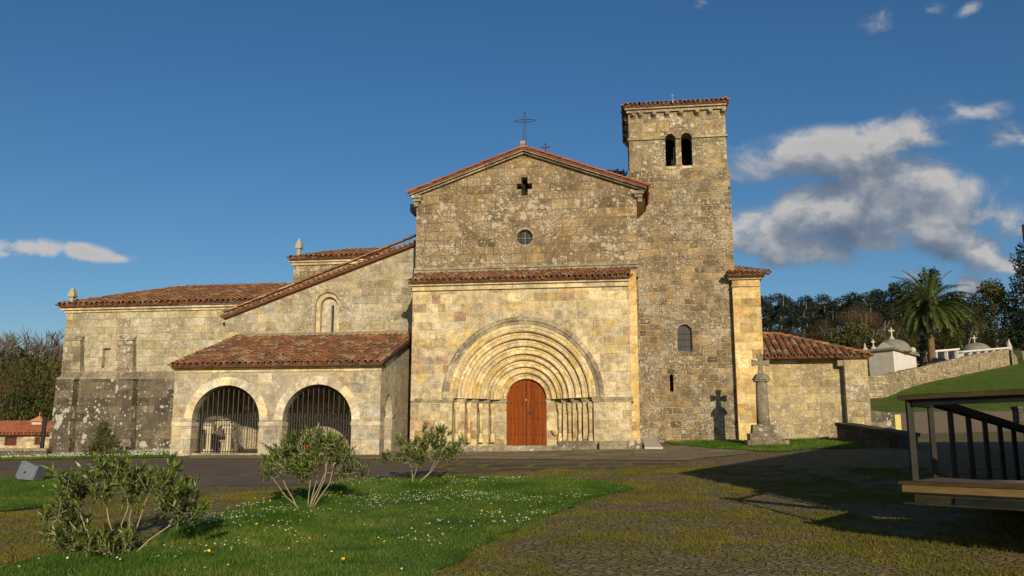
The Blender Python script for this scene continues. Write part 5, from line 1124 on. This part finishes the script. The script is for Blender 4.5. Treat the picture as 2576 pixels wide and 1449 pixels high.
# palm
def palm():
    P = PD(2346, 915, 88); x, y = P.x, P.y; z = H(x, y); C = PD(2339, 770, 88); hz = C.z - z
    root = empty('palm_tree', (x, y, z), 'large date palm with thick brown trunk behind the cemetery wall', 'palm tree'); b = MB(); rng = random.Random(8)
    prof = [(.42, -.4)] + [(.33 + .03*(i % 2) + (.10 if i > 17 else 0), (hz-.3)*i/20) for i in range(21)] + [(.2, hz+.3)]
    b.lathe(prof, (0, 0, 0), 14); b.build('trunk', 'palmbark', root, False)
    VV = []; FF = []; TT = []; o = 0; top = np.array([C.x-x, 0, hz])
    for i in range(170):
        az = rng.uniform(0, 6.283); el = math.asin(rng.uniform(-.62, .98)); ln = rng.uniform(3.9, 4.9)*(1.0 if el > -.1 else .85); d = np.array([math.cos(az)*math.cos(el), math.sin(az)*math.cos(el), math.sin(el)]); pts = []; p = top.copy(); m = 22
        for j in range(m+1):
            pts.append(p.copy()); d = d + np.array([0, 0, -.045 - .035*(j/m)]); d /= np.linalg.norm(d); p = p + d*ln/m
        pts = np.array(pts); dead = el < -.45 and rng.random() < .5; tt = 1.0 if dead else rng.uniform(.15, .6)
        for j in range(2, m):
            t = pts[j+1]-pts[j]; t /= np.linalg.norm(t); s = np.cross(t, [0, 0, 1]); s /= np.linalg.norm(s)+1e-9; u = np.cross(s, t); f = j/m; l = .60*math.sin(math.pi*min(1, .12+f*.86))**.6
            for sg in (-1, 1):
                for e in (0, .5):
                    q = pts[j]*(1-e) + pts[j+1]*e; dd = t*.65 + s*sg*.75 + u*(.30 + rng.gauss(0, .12)); dd /= np.linalg.norm(dd); w = t*.05
                    VV.append(np.array([q-w, q+w, q+dd*l])); FF.append(np.array([[o, o+1, o+2]])); TT.append(np.full(3, min(1, max(0, tt + rng.gauss(0, .08))) if not dead else .97)); o += 3
    link('crown', npmesh('crown', np.concatenate(VV), np.concatenate(FF), np.concatenate(TT), 'palm'), root)
    b = MB()
    for k in range(26):
        a = rng.uniform(0, 6.28); q = Vector((top[0]+math.cos(a)*.5, math.sin(a)*.5-.2, hz+rng.uniform(.1, .9))); b.lathe([(0, -.14), (.10, 0), (0, .14)], q, 5)
    b.build('fruit_stalks', simple('orange_fruit', (.32, .13, .02), (.42, .20, .04), 6), root)
palm()

# ------------------------------------------------------------------ cemetery
wl = [(2168, 949, 1004), (2223, 944, 1000), (2233, 942, 998), (2271, 934, 981), (2308, 926, 969), (2342, 919, 960), (2410, 902, 946), (2461, 892, 935), (2541, 880, 919)]
b = MB(); rng = random.Random(3); prev = None; Ps = []
for px, t, bt in wl: g = G(px, bt); p = PD(px, t, g.y); Ps.append((g, p.z))
fine = []
for (a, za), (c, zc) in zip(Ps, Ps[1:]):
    k = max(2, int((c-a).length/1.0))
    for i in range(k): f = i/k; q = a.lerp(c, f); fine.append((q, za+(zc-za)*f + rng.uniform(-.05, .05)))
fine.append(Ps[-1])
for (a, za), (c, zc) in zip(fine, fine[1:]):
    d = (c-a).normalized(); n = Vector((-d.y, d.x, 0))*.5; a0, c0 = H(a.x, a.y)-.6, H(c.x, c.y)-.6
    b.hexa([(a.x, a.y, a0), (c.x, c.y, c0), (c.x+n.x, c.y+n.y, c0), (a.x+n.x, a.y+n.y, a0), (a.x, a.y, za), (c.x, c.y, zc), (c.x+n.x, c.y+n.y, zc), (a.x+n.x, a.y+n.y, za)])
cw = empty('cemetery_wall', fine[0][0], 'long rubble stone cemetery wall climbing the grassy slope', 'wall'); WP(b.build('wall', 'rubble'), cw)
a = G(2545, 919); p = PD(2545, 879, a.y); g2 = G(2561, 916); b = MB(); b.hexa([(a.x+.1, a.y, a.z-.5), (g2.x, g2.y, g2.z-.5), (g2.x, g2.y+.5, g2.z-.5), (a.x+.1, a.y+.5, a.z-.5), (a.x+.1, a.y, p.z), (g2.x, g2.y, p.z+.15), (g2.x, g2.y+.5, p.z+.15), (a.x+.1, a.y+.5, p.z)])
WP(b.build('end_pier', 'rubble'), cw)

def cross(b, x, y, z, h, w, t=.09):
    b.box(x-t, x+t, y-t, y+t, z, z+h); b.box(x-w/2, x-t-.001, y-t, y+t, z+h*.58, z+h*.58+2*t); b.box(x+t+.001, x+w/2, y-t, y+t, z+h*.58, z+h*.58+2*t)
Cq, Aq, Bq = PD(2246, 880, 80), PD(2184, 881, 82), PD(2304, 890, 86)
zt = Cq.z; zb = zt - 3.6; Dq = Aq + Bq - Cq
tomb = empty('domed_tomb', (Cq.x, Cq.y, zb), 'white and grey family tomb with a cement dome behind the cemetery wall', 'tomb')
def fp(ps, z): return [(p.x, p.y, z) for p in ps]
b = MB(); q = [Cq, Bq, Dq, Aq]; b.hexa(fp(q, zb) + fp(q, zt)); WP(b.build('wall', 'panteon'), tomb)
ex = (Cq-Aq).normalized(); ey = (Bq-Cq).normalized()
b = MB(); nrm = Vector((ey.y, -ey.x, 0)); q = [Cq + ey*.05 + nrm*.03, Bq - ey*.25 + nrm*.03, Bq - ey*.25, Cq + ey*.05]; b.hexa(fp(q, zb+.95) + fp(q, zt-.12)); WP(b.build('white_panel', 'white'), tomb)
b = MB(); q = [Cq + ey*.05 + nrm*.05, Bq - ey*.25 + nrm*.05, Bq - ey*.25, Cq + ey*.05]; b.hexa(fp(q, zb+.2) + fp(q, zb+.949)); WP(b.build('dark_panel', simple('dark_slate', (.06, .06, .075), (.10, .10, .12), 5)), tomb)
q = [Cq - ex*-.30 - ey*.30, Bq + ex*.30 + ey*.30, Dq - ex*.30 + ey*.30, Aq - ex*.30 - ey*.30]; b = MB(); b.hexa(fp(q, zt) + fp(q, zt+.20)); WP(b.build('roof_slab', 'dome'), tomb)
b = MB(); m2 = (Cq + Aq)/2; p0 = Aq.lerp(Cq, .30) - ey*.2; p1 = Cq - ex*-.1 - ey*.2; pm = (p0+p1)/2; b.hexa([(p0.x, p0.y, zt+.2), (p1.x, p1.y, zt+.2), (p1.x+ey.x*.3, p1.y+ey.y*.3, zt+.2), (p0.x+ey.x*.3, p0.y+ey.y*.3, zt+.2), (pm.x-.05, pm.y, zt+.75), (pm.x+.05, pm.y, zt+.75), (pm.x+.05+ey.x*.3, pm.y+ey.y*.3, zt+.75), (pm.x-.05+ey.x*.3, pm.y+ey.y*.3, zt+.75)]); WP(b.build('gablet', 'panteon'), tomb)
dc = (Aq+Bq)/2; dc = PD(2248, 880, 83); b = MB(); b.lathe([(1.62, zt+.1)] + [(1.55*math.cos(a), zt+.2 + 1.15*math.sin(a)) for a in np.linspace(0, 1.5, 10)], (dc.x, dc.y, 0), 24); WP(b.build('dome', 'dome', None, True), tomb)
b = MB(); zz0 = zt+1.3; b.lathe([(.30, 0), (.22, .12), (.14, .25), (.12, .3)], (dc.x-.1, dc.y, zz0), 10); cross(b, dc.x-.1, dc.y, zz0+.3, .85, .55, .06); WP(b.build('dome_cross', 'panteon'), tomb)
for px, y0, y1 in ((2197, 873, 855), (2176, 876, 862)):
    p = PD(px, y0, 82.5); h = (y0-y1)/FOC*82.5; b = MB(); b.lathe([(.28, -.25), (.2, 0), (.1, .1)], p, 8)
    if px > 2180: cross(b, p.x, p.y, p.z+.05, h, .38, .05)
    else: b.lathe([(.12, 0), (.10, .2), (.02, h)], p, 6)
    WP(b.build('roof_cross' if px > 2180 else 'roof_finial', 'panteon'), tomb)
p = PD(2296, 881, 85); b = MB(); b.lathe([(.30*math.sin(a), -.30*math.cos(a)) for a in np.linspace(0.05, 3.1, 9)], p, 14); WP(b.build('stone_ball', 'panteon', None, True), tomb)

def niches(pa, pb, dist_a, dist_b, rows, cols, label, top_a, top_b, hgt, fill):
    A, B = PD(pa, top_a, dist_a), PD(pb, top_b, dist_b); d = Vector((B.x-A.x, B.y-A.y, 0)); Ln = d.length; d.normalize(); n = Vector((-d.y, d.x, 0)); z0 = A.z-hgt; sl = (B.z-A.z)/Ln
    root = empty('burial_niches', (A.x, A.y, z0), label, 'burial niches'); rng = random.Random(int(pa))
    def pt(a, v, z): p = A + d*a + n*v; return (p.x, p.y, z + sl*a)
    def bx(b, a0, a1, v0, v1, zz0, zz1): b.hexa([pt(a0, v0, zz0), pt(a1, v0, zz0), pt(a1, v1, zz0), pt(a0, v1, zz0), pt(a0, v0, zz1), pt(a1, v0, zz1), pt(a1, v1, zz1), pt(a0, v1, zz1)])
    b = MB(); bx(b, -.1, Ln+.1, .9, 2.5, z0-2, A.z-.02); bx(b, -.3, Ln+.3, -.1, 2.5, A.z, A.z+.16); rh = hgt/rows; cw = Ln/cols
    for r in range(rows+1): bx(b, 0, Ln, .0, .899, A.z-r*rh-.06, A.z-r*rh-.001)
    for c in range(cols+1):
        for r in range(rows): bx(b, c*cw-.045, c*cw+.045, .001, .898, A.z-(r+1)*rh-.001, A.z-r*rh-.061)
    WP(b.build('frame', 'white'), root)
    for c in range(cols):
        for r in range(rows):
            b = MB(); bx(b, c*cw+.05, (c+1)*cw-.05, .35, .88, A.z-(r+1)*rh+.002, A.z-r*rh-.065); WP(b.build('niche_slab', 'black_marble' if rng.random() < fill else 'white'), root)
            if rng.random() < .6:
                b = MB(); q = c*cw + cw*rng.uniform(.3, .7); zq = A.z-(r+1)*rh+.03; bx(b, q-.14, q+.14, .25, .45, zq, zq+rng.uniform(.15, .3)); WP(b.build('flower_vase', rng.choice(['white', 'midgreen', 'panteon', 'red']) if False else rng.choice(['white', 'panteon'])), root)
niches(2303, 2409, 92, 96, 2, 4, 'near block of white framed burial niches beside the palm trunk', 889, 880, 2.3, .97)
niches(2424, 2538, 102, 112, 1, 6, 'far low row of dark burial niches above the cemetery wall', 886, 876, 1.5, .9)
p = PD(2455, 878, 114); b = MB(); b.lathe([(1.9, -.6), (1.8, 0), (1.2, .55), (.5, .8), (.2, .85)], p, 14); o = empty('stone_mound', p, 'grey rounded stone mound with a small cross beyond the niches', 'grave'); WP(b.build('mound', 'dome', None, True), o); b = MB(); cross(b, p.x-.1, p.y, p.z+.8, 1.0, .6, .06); WP(b.build('grave_cross', 'panteon'), o)
p = PD(2540, 881, 112); b = MB(); b.lathe([(.32, -1), (.30, 0), (.34, .3), (.10, 1.2), (.01, 1.5)], p, 8); tag(b.build('grave_pinnacle', 'panteon'), 'pointed pale stone grave pinnacle at the right end of the niches', 'grave')
p = PD(2372, 905, 86); b = MB(); b.hexa([(p.x-1.2, p.y, p.z-.7), (p.x+1.1, p.y, p.z-.7), (p.x+1.1, p.y+.8, p.z-.7), (p.x-1.2, p.y+.8, p.z-.7), (p.x-1.2, p.y, p.z-.3), (p.x+1.1, p.y, p.z-.5), (p.x+.6, p.y+.8, p.z+.2), (p.x-.6, p.y+.8, p.z+.3)]); tag(b.build('dark_grave_slab', 'black_marble'), 'black slanting grave slab right of the palm trunk', 'grave')

# ------------------------------------------------------------------ stone cross, slab, walls
Bm = G(1926, 1121); bx_, by_ = Bm.x, Bm.y; mo = empty('wayside_cross', (bx_, by_, Bm.z), 'stone cross on a thick column and stepped pedestal beside the tower', 'stone cross', rz=-A8)
k = by_/FOC; g = -.15
b = MB(); b.box(-.80, .86, -.65, .65, g, .22); b.box(-.68, .62, -.5, .5, .221, .50); b.hexa([(-.55, -.4, .501), (.46, -.4, .501), (.46, .4, .501), (-.55, .4, .501), (-.52, -.36, .86), (.38, -.36, .86), (.38, .36, .86), (-.52, .36, .86)]); b.build('pedestal', 'pedestal', mo)
b = MB(); b.lathe([(.27, .861), (.26, 1.4), (.235, 2.66)], (-.05, 0, 0), 18); b.build('column', 'monument', mo, True)
b = MB(); b.box(-.34, .26, -.28, .28, 2.661, 2.73); b.lathe([(.40, 2.731), (.36, 2.80), (.27, 2.95), (.16, 3.0)], (-.04, 0, 0), 8); b.build('capital', 'monument', mo)
b = MB(); cz = 3.45
pat = [(-.08, -.08), (-.12, -.46), (.12, -.46), (.08, -.08), (.36, -.15), (.36, .15), (.08, .08), (.13, .37), (-.13, .37), (-.08, .08), (-.36, .15), (-.36, -.15)]
b.wall([(x-.05, cz+z) for x, z in pat], -.08, .08); b.build('cross_head', 'monument', mo)

b = MB(); q = [G(1614, 1107), G(1640, 1106), G(1668, 1131), G(1622, 1131)]; b.hexa([(p.x, p.y, H(p.x, p.y)) for p in (q[3], q[2], q[1], q[0])] + [(p.x, p.y, H(p.x, p.y)+(.10 if i < 2 else .28)) for i, p in enumerate((q[3], q[2], q[1], q[0]))]); tag(b.build('concrete_ramp', 'concrete'), 'small pale concrete ramp at the foot of the tower', 'ramp')

A, B = PD(2104, 1063, 38.6), PD(2264, 1089, 32.6); b = MB(); n = Vector((.75, .25, 0)); d = (B-A).normalized()
za, zb = H(A.x, A.y)-.3, H(B.x, B.y)-.3
b.hexa([(A.x, A.y, za), (B.x, B.y, zb), (B.x+n.x, B.y+n.y, zb), (A.x+n.x, A.y+n.y, za), (A.x, A.y, A.z-.14), (B.x, B.y, B.z-.14), (B.x+n.x, B.y+n.y, B.z-.14), (A.x+n.x, A.y+n.y, A.z-.14)])
pr = empty('stone_parapet', (B.x, B.y, zb+.3), 'low sloping stone parapet in the shade before the annex', 'parapet'); WP(b.build('wall', 'parapet'), pr)
b = MB(); A2, B2 = A - d*.08 - n*.06, B + d*.10 - n*.06; n2 = n*1.16; b.hexa([(A2.x, A2.y, A.z-.139), (B2.x, B2.y, B.z-.139), (B2.x+n2.x, B2.y+n2.y, B.z-.139), (A2.x+n2.x, A2.y+n2.y, A.z-.139), (A2.x, A2.y, A.z), (B2.x, B2.y, B.z), (B2.x+n2.x, B2.y+n2.y, B.z), (A2.x+n2.x, A2.y+n2.y, A.z)]); WP(b.build('coping', 'parapet'), pr)
g = PD(2188, 1040, 46.5); g2 = PD(2250, 1040, 47.2); b = MB(); h0 = H(g.x, g.y); b.hexa([(g.x, g.y, h0-.3), (g2.x, g2.y, H(g2.x, g2.y)-.3), (g2.x, g2.y+.6, h0-.2), (g.x, g.y+.6, h0-.3), (g.x, g.y, PD(2188, 1032, 46.5).z), (g2.x, g2.y, PD(2250, 1040, 47.2).z), (g2.x, g2.y+.6, PD(2250, 1038, 47.8).z), (g.x, g.y+.6, PD(2188, 1031, 47).z)])
o = empty('low_stone_bench', g, 'low lichen-spotted stone wall with a yellow end, right of the annex', 'low wall'); WP(b.build('wall', 'leftlow'), o)
b = MB(); q = PD(2257, 1050, 47.1); b.box(g2.x+.01, g2.x+.32, g2.y, g2.y+.5, H(g2.x, g2.y)-.2, PD(2250, 1043, 47.2).z); WP(b.build('end_block', simple('yellow_paint', (.50, .42, .14), (.58, .50, .20), 4)), o)
p = G(2572, 1068); b = MB(); b.lathe([(.55, -.1), (.55, .1), (.45, .12), (.45, .82), (.5, .85), (.5, .98), (.42, 1.0)], p, 4, sq=True); tag(b.build('stone_bollard', 'parapet'), 'squat dark stone bollard at the right edge behind the handrail', 'bollard')

# floodlight in the left lawn
p = G(72, 1213); fl = empty('floodlight', p, 'grey metal floodlight box tilted up in the grass on the left', 'floodlight'); s = p.y/FOC
b = MB(); w = 26*s; c = p + Vector((0, 0, 24*s)); vs = []
prof = [(-.17, .30), (-.10, .33), (.10, .29), (.16, .30), (.16, -.02), (-.10, -.08), (-.17, -.04)]
ax = Vector((.93, -.15, -.25)).normalized(); up = Vector((.28, .12, .95)).normalized(); sd_ = ax.cross(up)
b.add([p + Vector((-.0, 0, .12)) + ax*a*1.6 + up*z*1.3 + sd_*y for y in (-.22, .22) for a, z in prof], [tuple(range(7)), tuple(range(13, 6, -1))] + [(i, i+7, (i+1) % 7+7, (i+1) % 7) for i in range(7)]); WP(b.build('housing', 'lamp'), fl)
e = p + Vector((0, 0, .12)) + ax*.26 + up*.18; b = MB(); q = [e + sd_*y + up*z for y, z in ((-.21, -.21), (.21, -.21), (.21, .21), (-.21, .21))]; b.hexa([tuple(x) for x in q] + [tuple(x + ax*.03) for x in q]); WP(b.build('front_frame', 'lamp'), fl)
b = MB(); b.tube([p + Vector((-.2, 0, -.05)), p + Vector((-.16, -.1, .2)), p + Vector((0, -.22, .3))], .02, 6); WP(b.build('bracket', 'steel'), fl)

# small dark shrub against the choir base
P = G(262, 1150); sh = empty('evergreen_shrub', P, 'dark evergreen shrub growing against the base of the choir wall', 'shrub'); rng = random.Random(61)
s = P.y/FOC; bl = [(rng.gauss(0, 24)*s*(1-f*.6), rng.gauss(0, .3), (8+72*f)*s, 21*s*(1.15-f*.70), .4, 12*s) for f in [i/15 for i in range(16)]] + [(x*s, 0, 22*s, 17*s, .4, 16*s) for x in (-40, -22, 18, 38)]
V, F, T = crown(rng, bl, 2600, .12, aspect=.3); link('foliage', npmesh('foliage', V, F, T, 'midgreen'), sh); b = MB(); b.tube([(0, 0, -.1), (0, 0, 60*s)], [.03, .01], 5); b.build('stem', 'bark', sh)
P = PD(1541, 434, 44); g = empty('roof_weed', P, 'dark tuft of weeds growing on the nave roof beside the tower', 'plant'); bl = [(x*.02, 0, 0, .22, .3, .10) for x in (-30, -18, -4, 8, 20, 30)]; V, F, T = crown(random.Random(2), [(q[0], q[1], q[2]-abs(q[0])*.12) + q[3:] for q in bl], 500, .16, aspect=.3); link('leaves', npmesh('leaves', V, F, T, 'darkleaf'), g)

# ------------------------------------------------------------------ left house
D0 = 74; xa, xb = PD(-160, 1090, D0).x, PD(150, 1090, D0).x; ze = PD(50, 1091, D0).z; zr = PD(50, 1063, D0+5).z
hs = empty('stone_house', ((xa+xb)/2, D0, ze-3), 'low stone house with bright orange tiled roof at the left edge', 'house')
wins = []
for x0, x1, y0, y1 in ((10, 43, 1099, 1121), (86, 102, 1100, 1119)): A, B = PD(x0, y1, D0), PD(x1, y0, D0); wins.append((A.x, B.x, A.z, B.z))
b = MB(); b.wall([(xa, ze-4), (xb, ze-4), (xb, ze), (xa, ze)], D0, D0+.5, [[(a, c), (e, c), (e, f), (a, f)] for a, e, c, f in wins]); b.box(xa, xb, D0+8.5, D0+9, ze-4, ze); b.box(xb-.5, xb, D0+.501, D0+8.499, ze-4, ze); b.box(xa, xa+.5, D0+.501, D0+8.499, ze-4, ze)
WP(b.build('wall', ashlar('house_stone', [(.48, .40, .27), (.42, .35, .23), (.52, .44, .31), (.37, .29, .19)], rowh=.26, bw=.42, mortar=(.45, .38, .27), mw=.03, lichen=0, stain=.3, seed=21, rough_edge=.05)), hs)
for a, e, c, f in wins:
    b = MB(); b.box(a+.08, e-.08, D0+.2, D0+.25, c+.08, f-.08); wn = WP(b.build('window', 'brownwood'), hs)
    b = MB(); b.box(a, a+.079, D0+.1, D0+.3, c, f); b.box(e-.079, e, D0+.1, D0+.3, c, f); b.box(a+.08, e-.08, D0+.1, D0+.3, c, c+.079); b.box(a+.08, e-.08, D0+.1, D0+.3, f-.079, f); fr = b.build('window_frame', 'brownwood', wn); fr.matrix_parent_inverse = wn.matrix_world.inverted() if False else fr.matrix_parent_inverse; 
r1 = roof('roof', (xa-.4, D0-.55, ze-.05), (xb+.4, D0-.55, ze-.05), (xa-.4, D0+4.5, zr), (xb+.4, D0+4.5, zr), None, m='tiles_house', pitch=.30, ex=.5, seed=91); WP(r1, hs)
b = MB(); q = [(xa-.4, D0+9.4, ze-.1), (xb+.4, D0+9.4, ze-.1), (xb+.4, D0+4.52, zr+.0), (xa-.4, D0+4.52, zr+.0)]; b.hexa([(x, y, z-.1) for x, y, z in q] + [(x, y, z+.05) for x, y, z in q]); WP(b.build('back_roof', 'tiles'), hs)
p = PD(98, 1066, D0+3); b = MB(); b.box(p.x-.42, p.x+.42, p.y-.4, p.y+.4, p.z-.6, p.z+.18); ch = WP(b.build('chimney', 'panteon'), hs)
b = MB(); b.lathe([(.85, .19), (.10, .62), (.04, .66), (.05, .95), (0, 1.0)], p, 4, sq=True); b.build('chimney_cap', 'tiles_house', ch)
A, B = G(-140, 1160), G(119, 1152); A.y = B.y = max(A.y, B.y); b = MB(); zt = PD(60, 1129, B.y).z; b.box(A.x, PD(117, 1140, B.y).x, B.y, B.y+.5, H(B.x, B.y)-.6, zt-.1); lw_ = empty('low_wall', B, 'low dark stone wall between the lane and the orange-roofed house', 'wall'); WP(b.build('wall', 'leftlow'), lw_); b = MB(); b.box(A.x, PD(117.5, 1140, B.y).x, B.y-.06, B.y+.56, zt-.099, zt+.02); WP(b.build('coping', 'ledge'), lw_)
p0, p1 = PD(104, 1132, B.y+1.5), PD(114, 1050, B.y+1.5); b = MB(); b.tube([p0 - Vector((0, 0, .6)), p1], [.11, .10], 8); tag(b.build('leaning_post', 'steel'), 'dark leaning post behind the low wall beside the choir', 'post')

# ------------------------------------------------------------------ raised timber landing with ramp, and the house it belongs to
def onz(px, py, z): d = ray(px, py); return EYE + d*((z-EYE.z)/d.z)
zf = 1.11; C = onz(2263, 1209.7, zf); Fr = onz(2576, 1221.6, zf); f = Vector((.548, -.836, 0)); Lb = onz(2362.7, 1199, zf); bk = (onz(2576, 1214.4, zf) - Lb).normalized()
land = empty('timber_landing', (C.x+.8, C.y-.3, H(C.x, C.y)), 'raised timber landing with dark steel railing and ramp on the right', 'landing')
far = 3.4; e1 = C + f*far; e2 = Lb + bk*far
b = MB(); q = [C, e1, e2, Lb]; inn = [C + f*.12 + (Lb-C).normalized()*.12, e1, e2, Lb]
b.hexa([(p.x, p.y, zf-.05) for p in inn] + [(p.x, p.y, zf-.006) for p in inn]); WP(b.build('deck_boards', 'deckfloor'), land)
nf = Vector((f.y, -f.x, 0)); nf = nf if nf.y < 0 else -nf
def slab(a, c, off, wd, z0, z1, name, m, par=land):
    b = MB(); p = [a + nf*off, c + nf*off, c + nf*(off-wd), a + nf*(off-wd)]; b.hexa([(x.x, x.y, z0) for x in p] + [(x.x, x.y, z1) for x in p]); return WP(b.build(name, m), par)
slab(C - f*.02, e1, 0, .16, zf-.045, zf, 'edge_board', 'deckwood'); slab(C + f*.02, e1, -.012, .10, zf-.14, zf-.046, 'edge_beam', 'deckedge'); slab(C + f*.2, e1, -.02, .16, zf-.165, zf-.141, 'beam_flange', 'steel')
slab(C + f*.18, e1, -.03, .05, zf-.275, zf-.166, 'steel_beam', 'steel_moss'); slab(C + f*.05, e1, .02, .18, zf-.295, zf-.276, 'beam_flange', 'steel_moss')
for t in (2.4, 3.1): slab(C + f*t - nf*.5, C + f*(t+.16) - nf*.5, -.2, .16, H(C.x, C.y)-.4, zf-.05, 'support_leg', 'steel')
v0 = C + f*2.05; q5 = v0 + Vector((.64, 1, 0))*5.5; vv5 = [v0, C + f*6, C + f*6 - nf*6, q5]
b = MB(); b.hexa([(p.x, p.y, zf-.30) for p in vv5] + [(p.x, p.y, zf-.008) for p in vv5]); WP(b.build('unseen_shade_floor', 'deckfloor'), land)  # unseen floor slab, added to shade the ground under the landing
jj = [C + f*.75, C + f*2.1, v0 + Vector((.64, 1, 0))*2.4, C + f*.75 + Vector((.4, 1, 0))*1.7]
b = MB(); b.hexa([(p.x, p.y, zf-.29) for p in jj] + [(p.x, p.y, zf-.19) for p in jj]); WP(b.build('hidden_shade_slab', 'steel'), land)  # hidden slab, added below the deck to block sun reaching the ground
# corner post and rails
cp = onz(2302, 1208.5, zf); zr = PD(2288, 1006, cp.y).z; zt = PD(2272, 993, cp.y).z
def post(p, z0, z1, w=.045, m='steel', name='post'): b = MB(); b.box(p.x-w, p.x+w, p.y-w*.7, p.y+w*.7, z0, z1); return WP(b.build(name, m), land)
post(cp, zf, zr, .042)
cp0 = cp - f*.12; ce = cp + f*far
slab(cp0, ce, .09, .19, zr+.001, zt, 'top_rail', 'deckwood'); slab(cp + f*.06, ce, .03, .04, zr-.085, zr-.001, 'rail_bar', 'steel')
p2 = onz(2354, 1200, zf); z2 = PD(2342, 1018, p2.y).z; post(p2, zf, z2, .036)
d7 = p2.y*1.27; p7 = PD(2549, 1080, d7); rd = Vector((p7.x-p2.x, p7.y-p2.y, 0)); rdn = rd.normalized()
for i in range(1, 7):
    p = p2 + rd*(i/5); zz_ = z2 + (p7.z - z2)*(i/5); post(p, zf-.7*(i/5)-.1, zz_, .036)
b = MB(); s = Vector((-rdn.y, rdn.x, 0))*.07; A, B = p2 - rdn*.05, p2 + rd*1.35; zB = z2 + (p7.z-z2)*1.35
b.hexa([tuple(Vector((x.x, x.y, z))) for x, z in ((A-s, z2), (B-s, zB), (B+s, zB), (A+s, z2))] + [tuple(Vector((x.x, x.y, z))) for x, z in ((A-s, z2+.12), (B-s, zB+.12), (B+s, zB+.12), (A+s, z2+.12))]); WP(b.build('hand_rail', 'steel'), land)
b = MB(); A = cp + (p2-cp).normalized()*.06; b.tube([(A.x, A.y, zr-.06), (p2.x, p2.y, z2-.02)], .035, 6); WP(b.build('side_rail', 'steel'), land)
b = MB(); s2 = Vector((rdn.y, -rdn.x, 0))*1.3; q = [(p2, zf-.02), (p2+rd*1.4, zf-.98), (p2+rd*1.4+s2, zf-.98), (p2+s2, zf-.02)]; b.hexa([(p.x, p.y, z-.14) for p, z in q] + [(p.x, p.y, z) for p, z in q]); WP(b.build('ramp_floor', 'deckfloor'), land)

T = Vector((6.88, 11.48, 4.51)); T1 = T + Vector((5.40, 8.91, 0))*1.75; T2 = T + Vector((1.58, -9.93, 0))*1.05
E1, E2 = T1 + Vector((9, -3.2, 0)), T2 + Vector((9, 1.5, 0)); mid = (T + E1 + E2 + T1 + T2)/5
ho = empty('visitor_house', (mid.x, mid.y, H(mid.x, mid.y)), 'house at the right edge, only its dark red roof corner in view', 'house')
poly = [T2, E2, E1, T1, T]; b = MB(); n = len(poly); ap_ = mid + Vector((0, 0, 1.6))
vs = [tuple(p) for p in poly] + [tuple(p - Vector((0, 0, .16))) for p in poly] + [tuple(ap_)]; fs = [(i, (i+1) % n, 2*n) for i in range(n)] + [(n+i, n+(i+1) % n, (i+1) % n, i) for i in range(n)] + [tuple(range(2*n-1, n-1, -1))]
b.add(vs, fs); WP(b.build('roof', 'tiles'), ho)
b = MB(); ins = [mid + (p-mid)*.74 for p in poly]; b.plan([(p.x, p.y) for p in ins], -.5, 4.34); WP(b.build('wall', 'panteon'), ho)
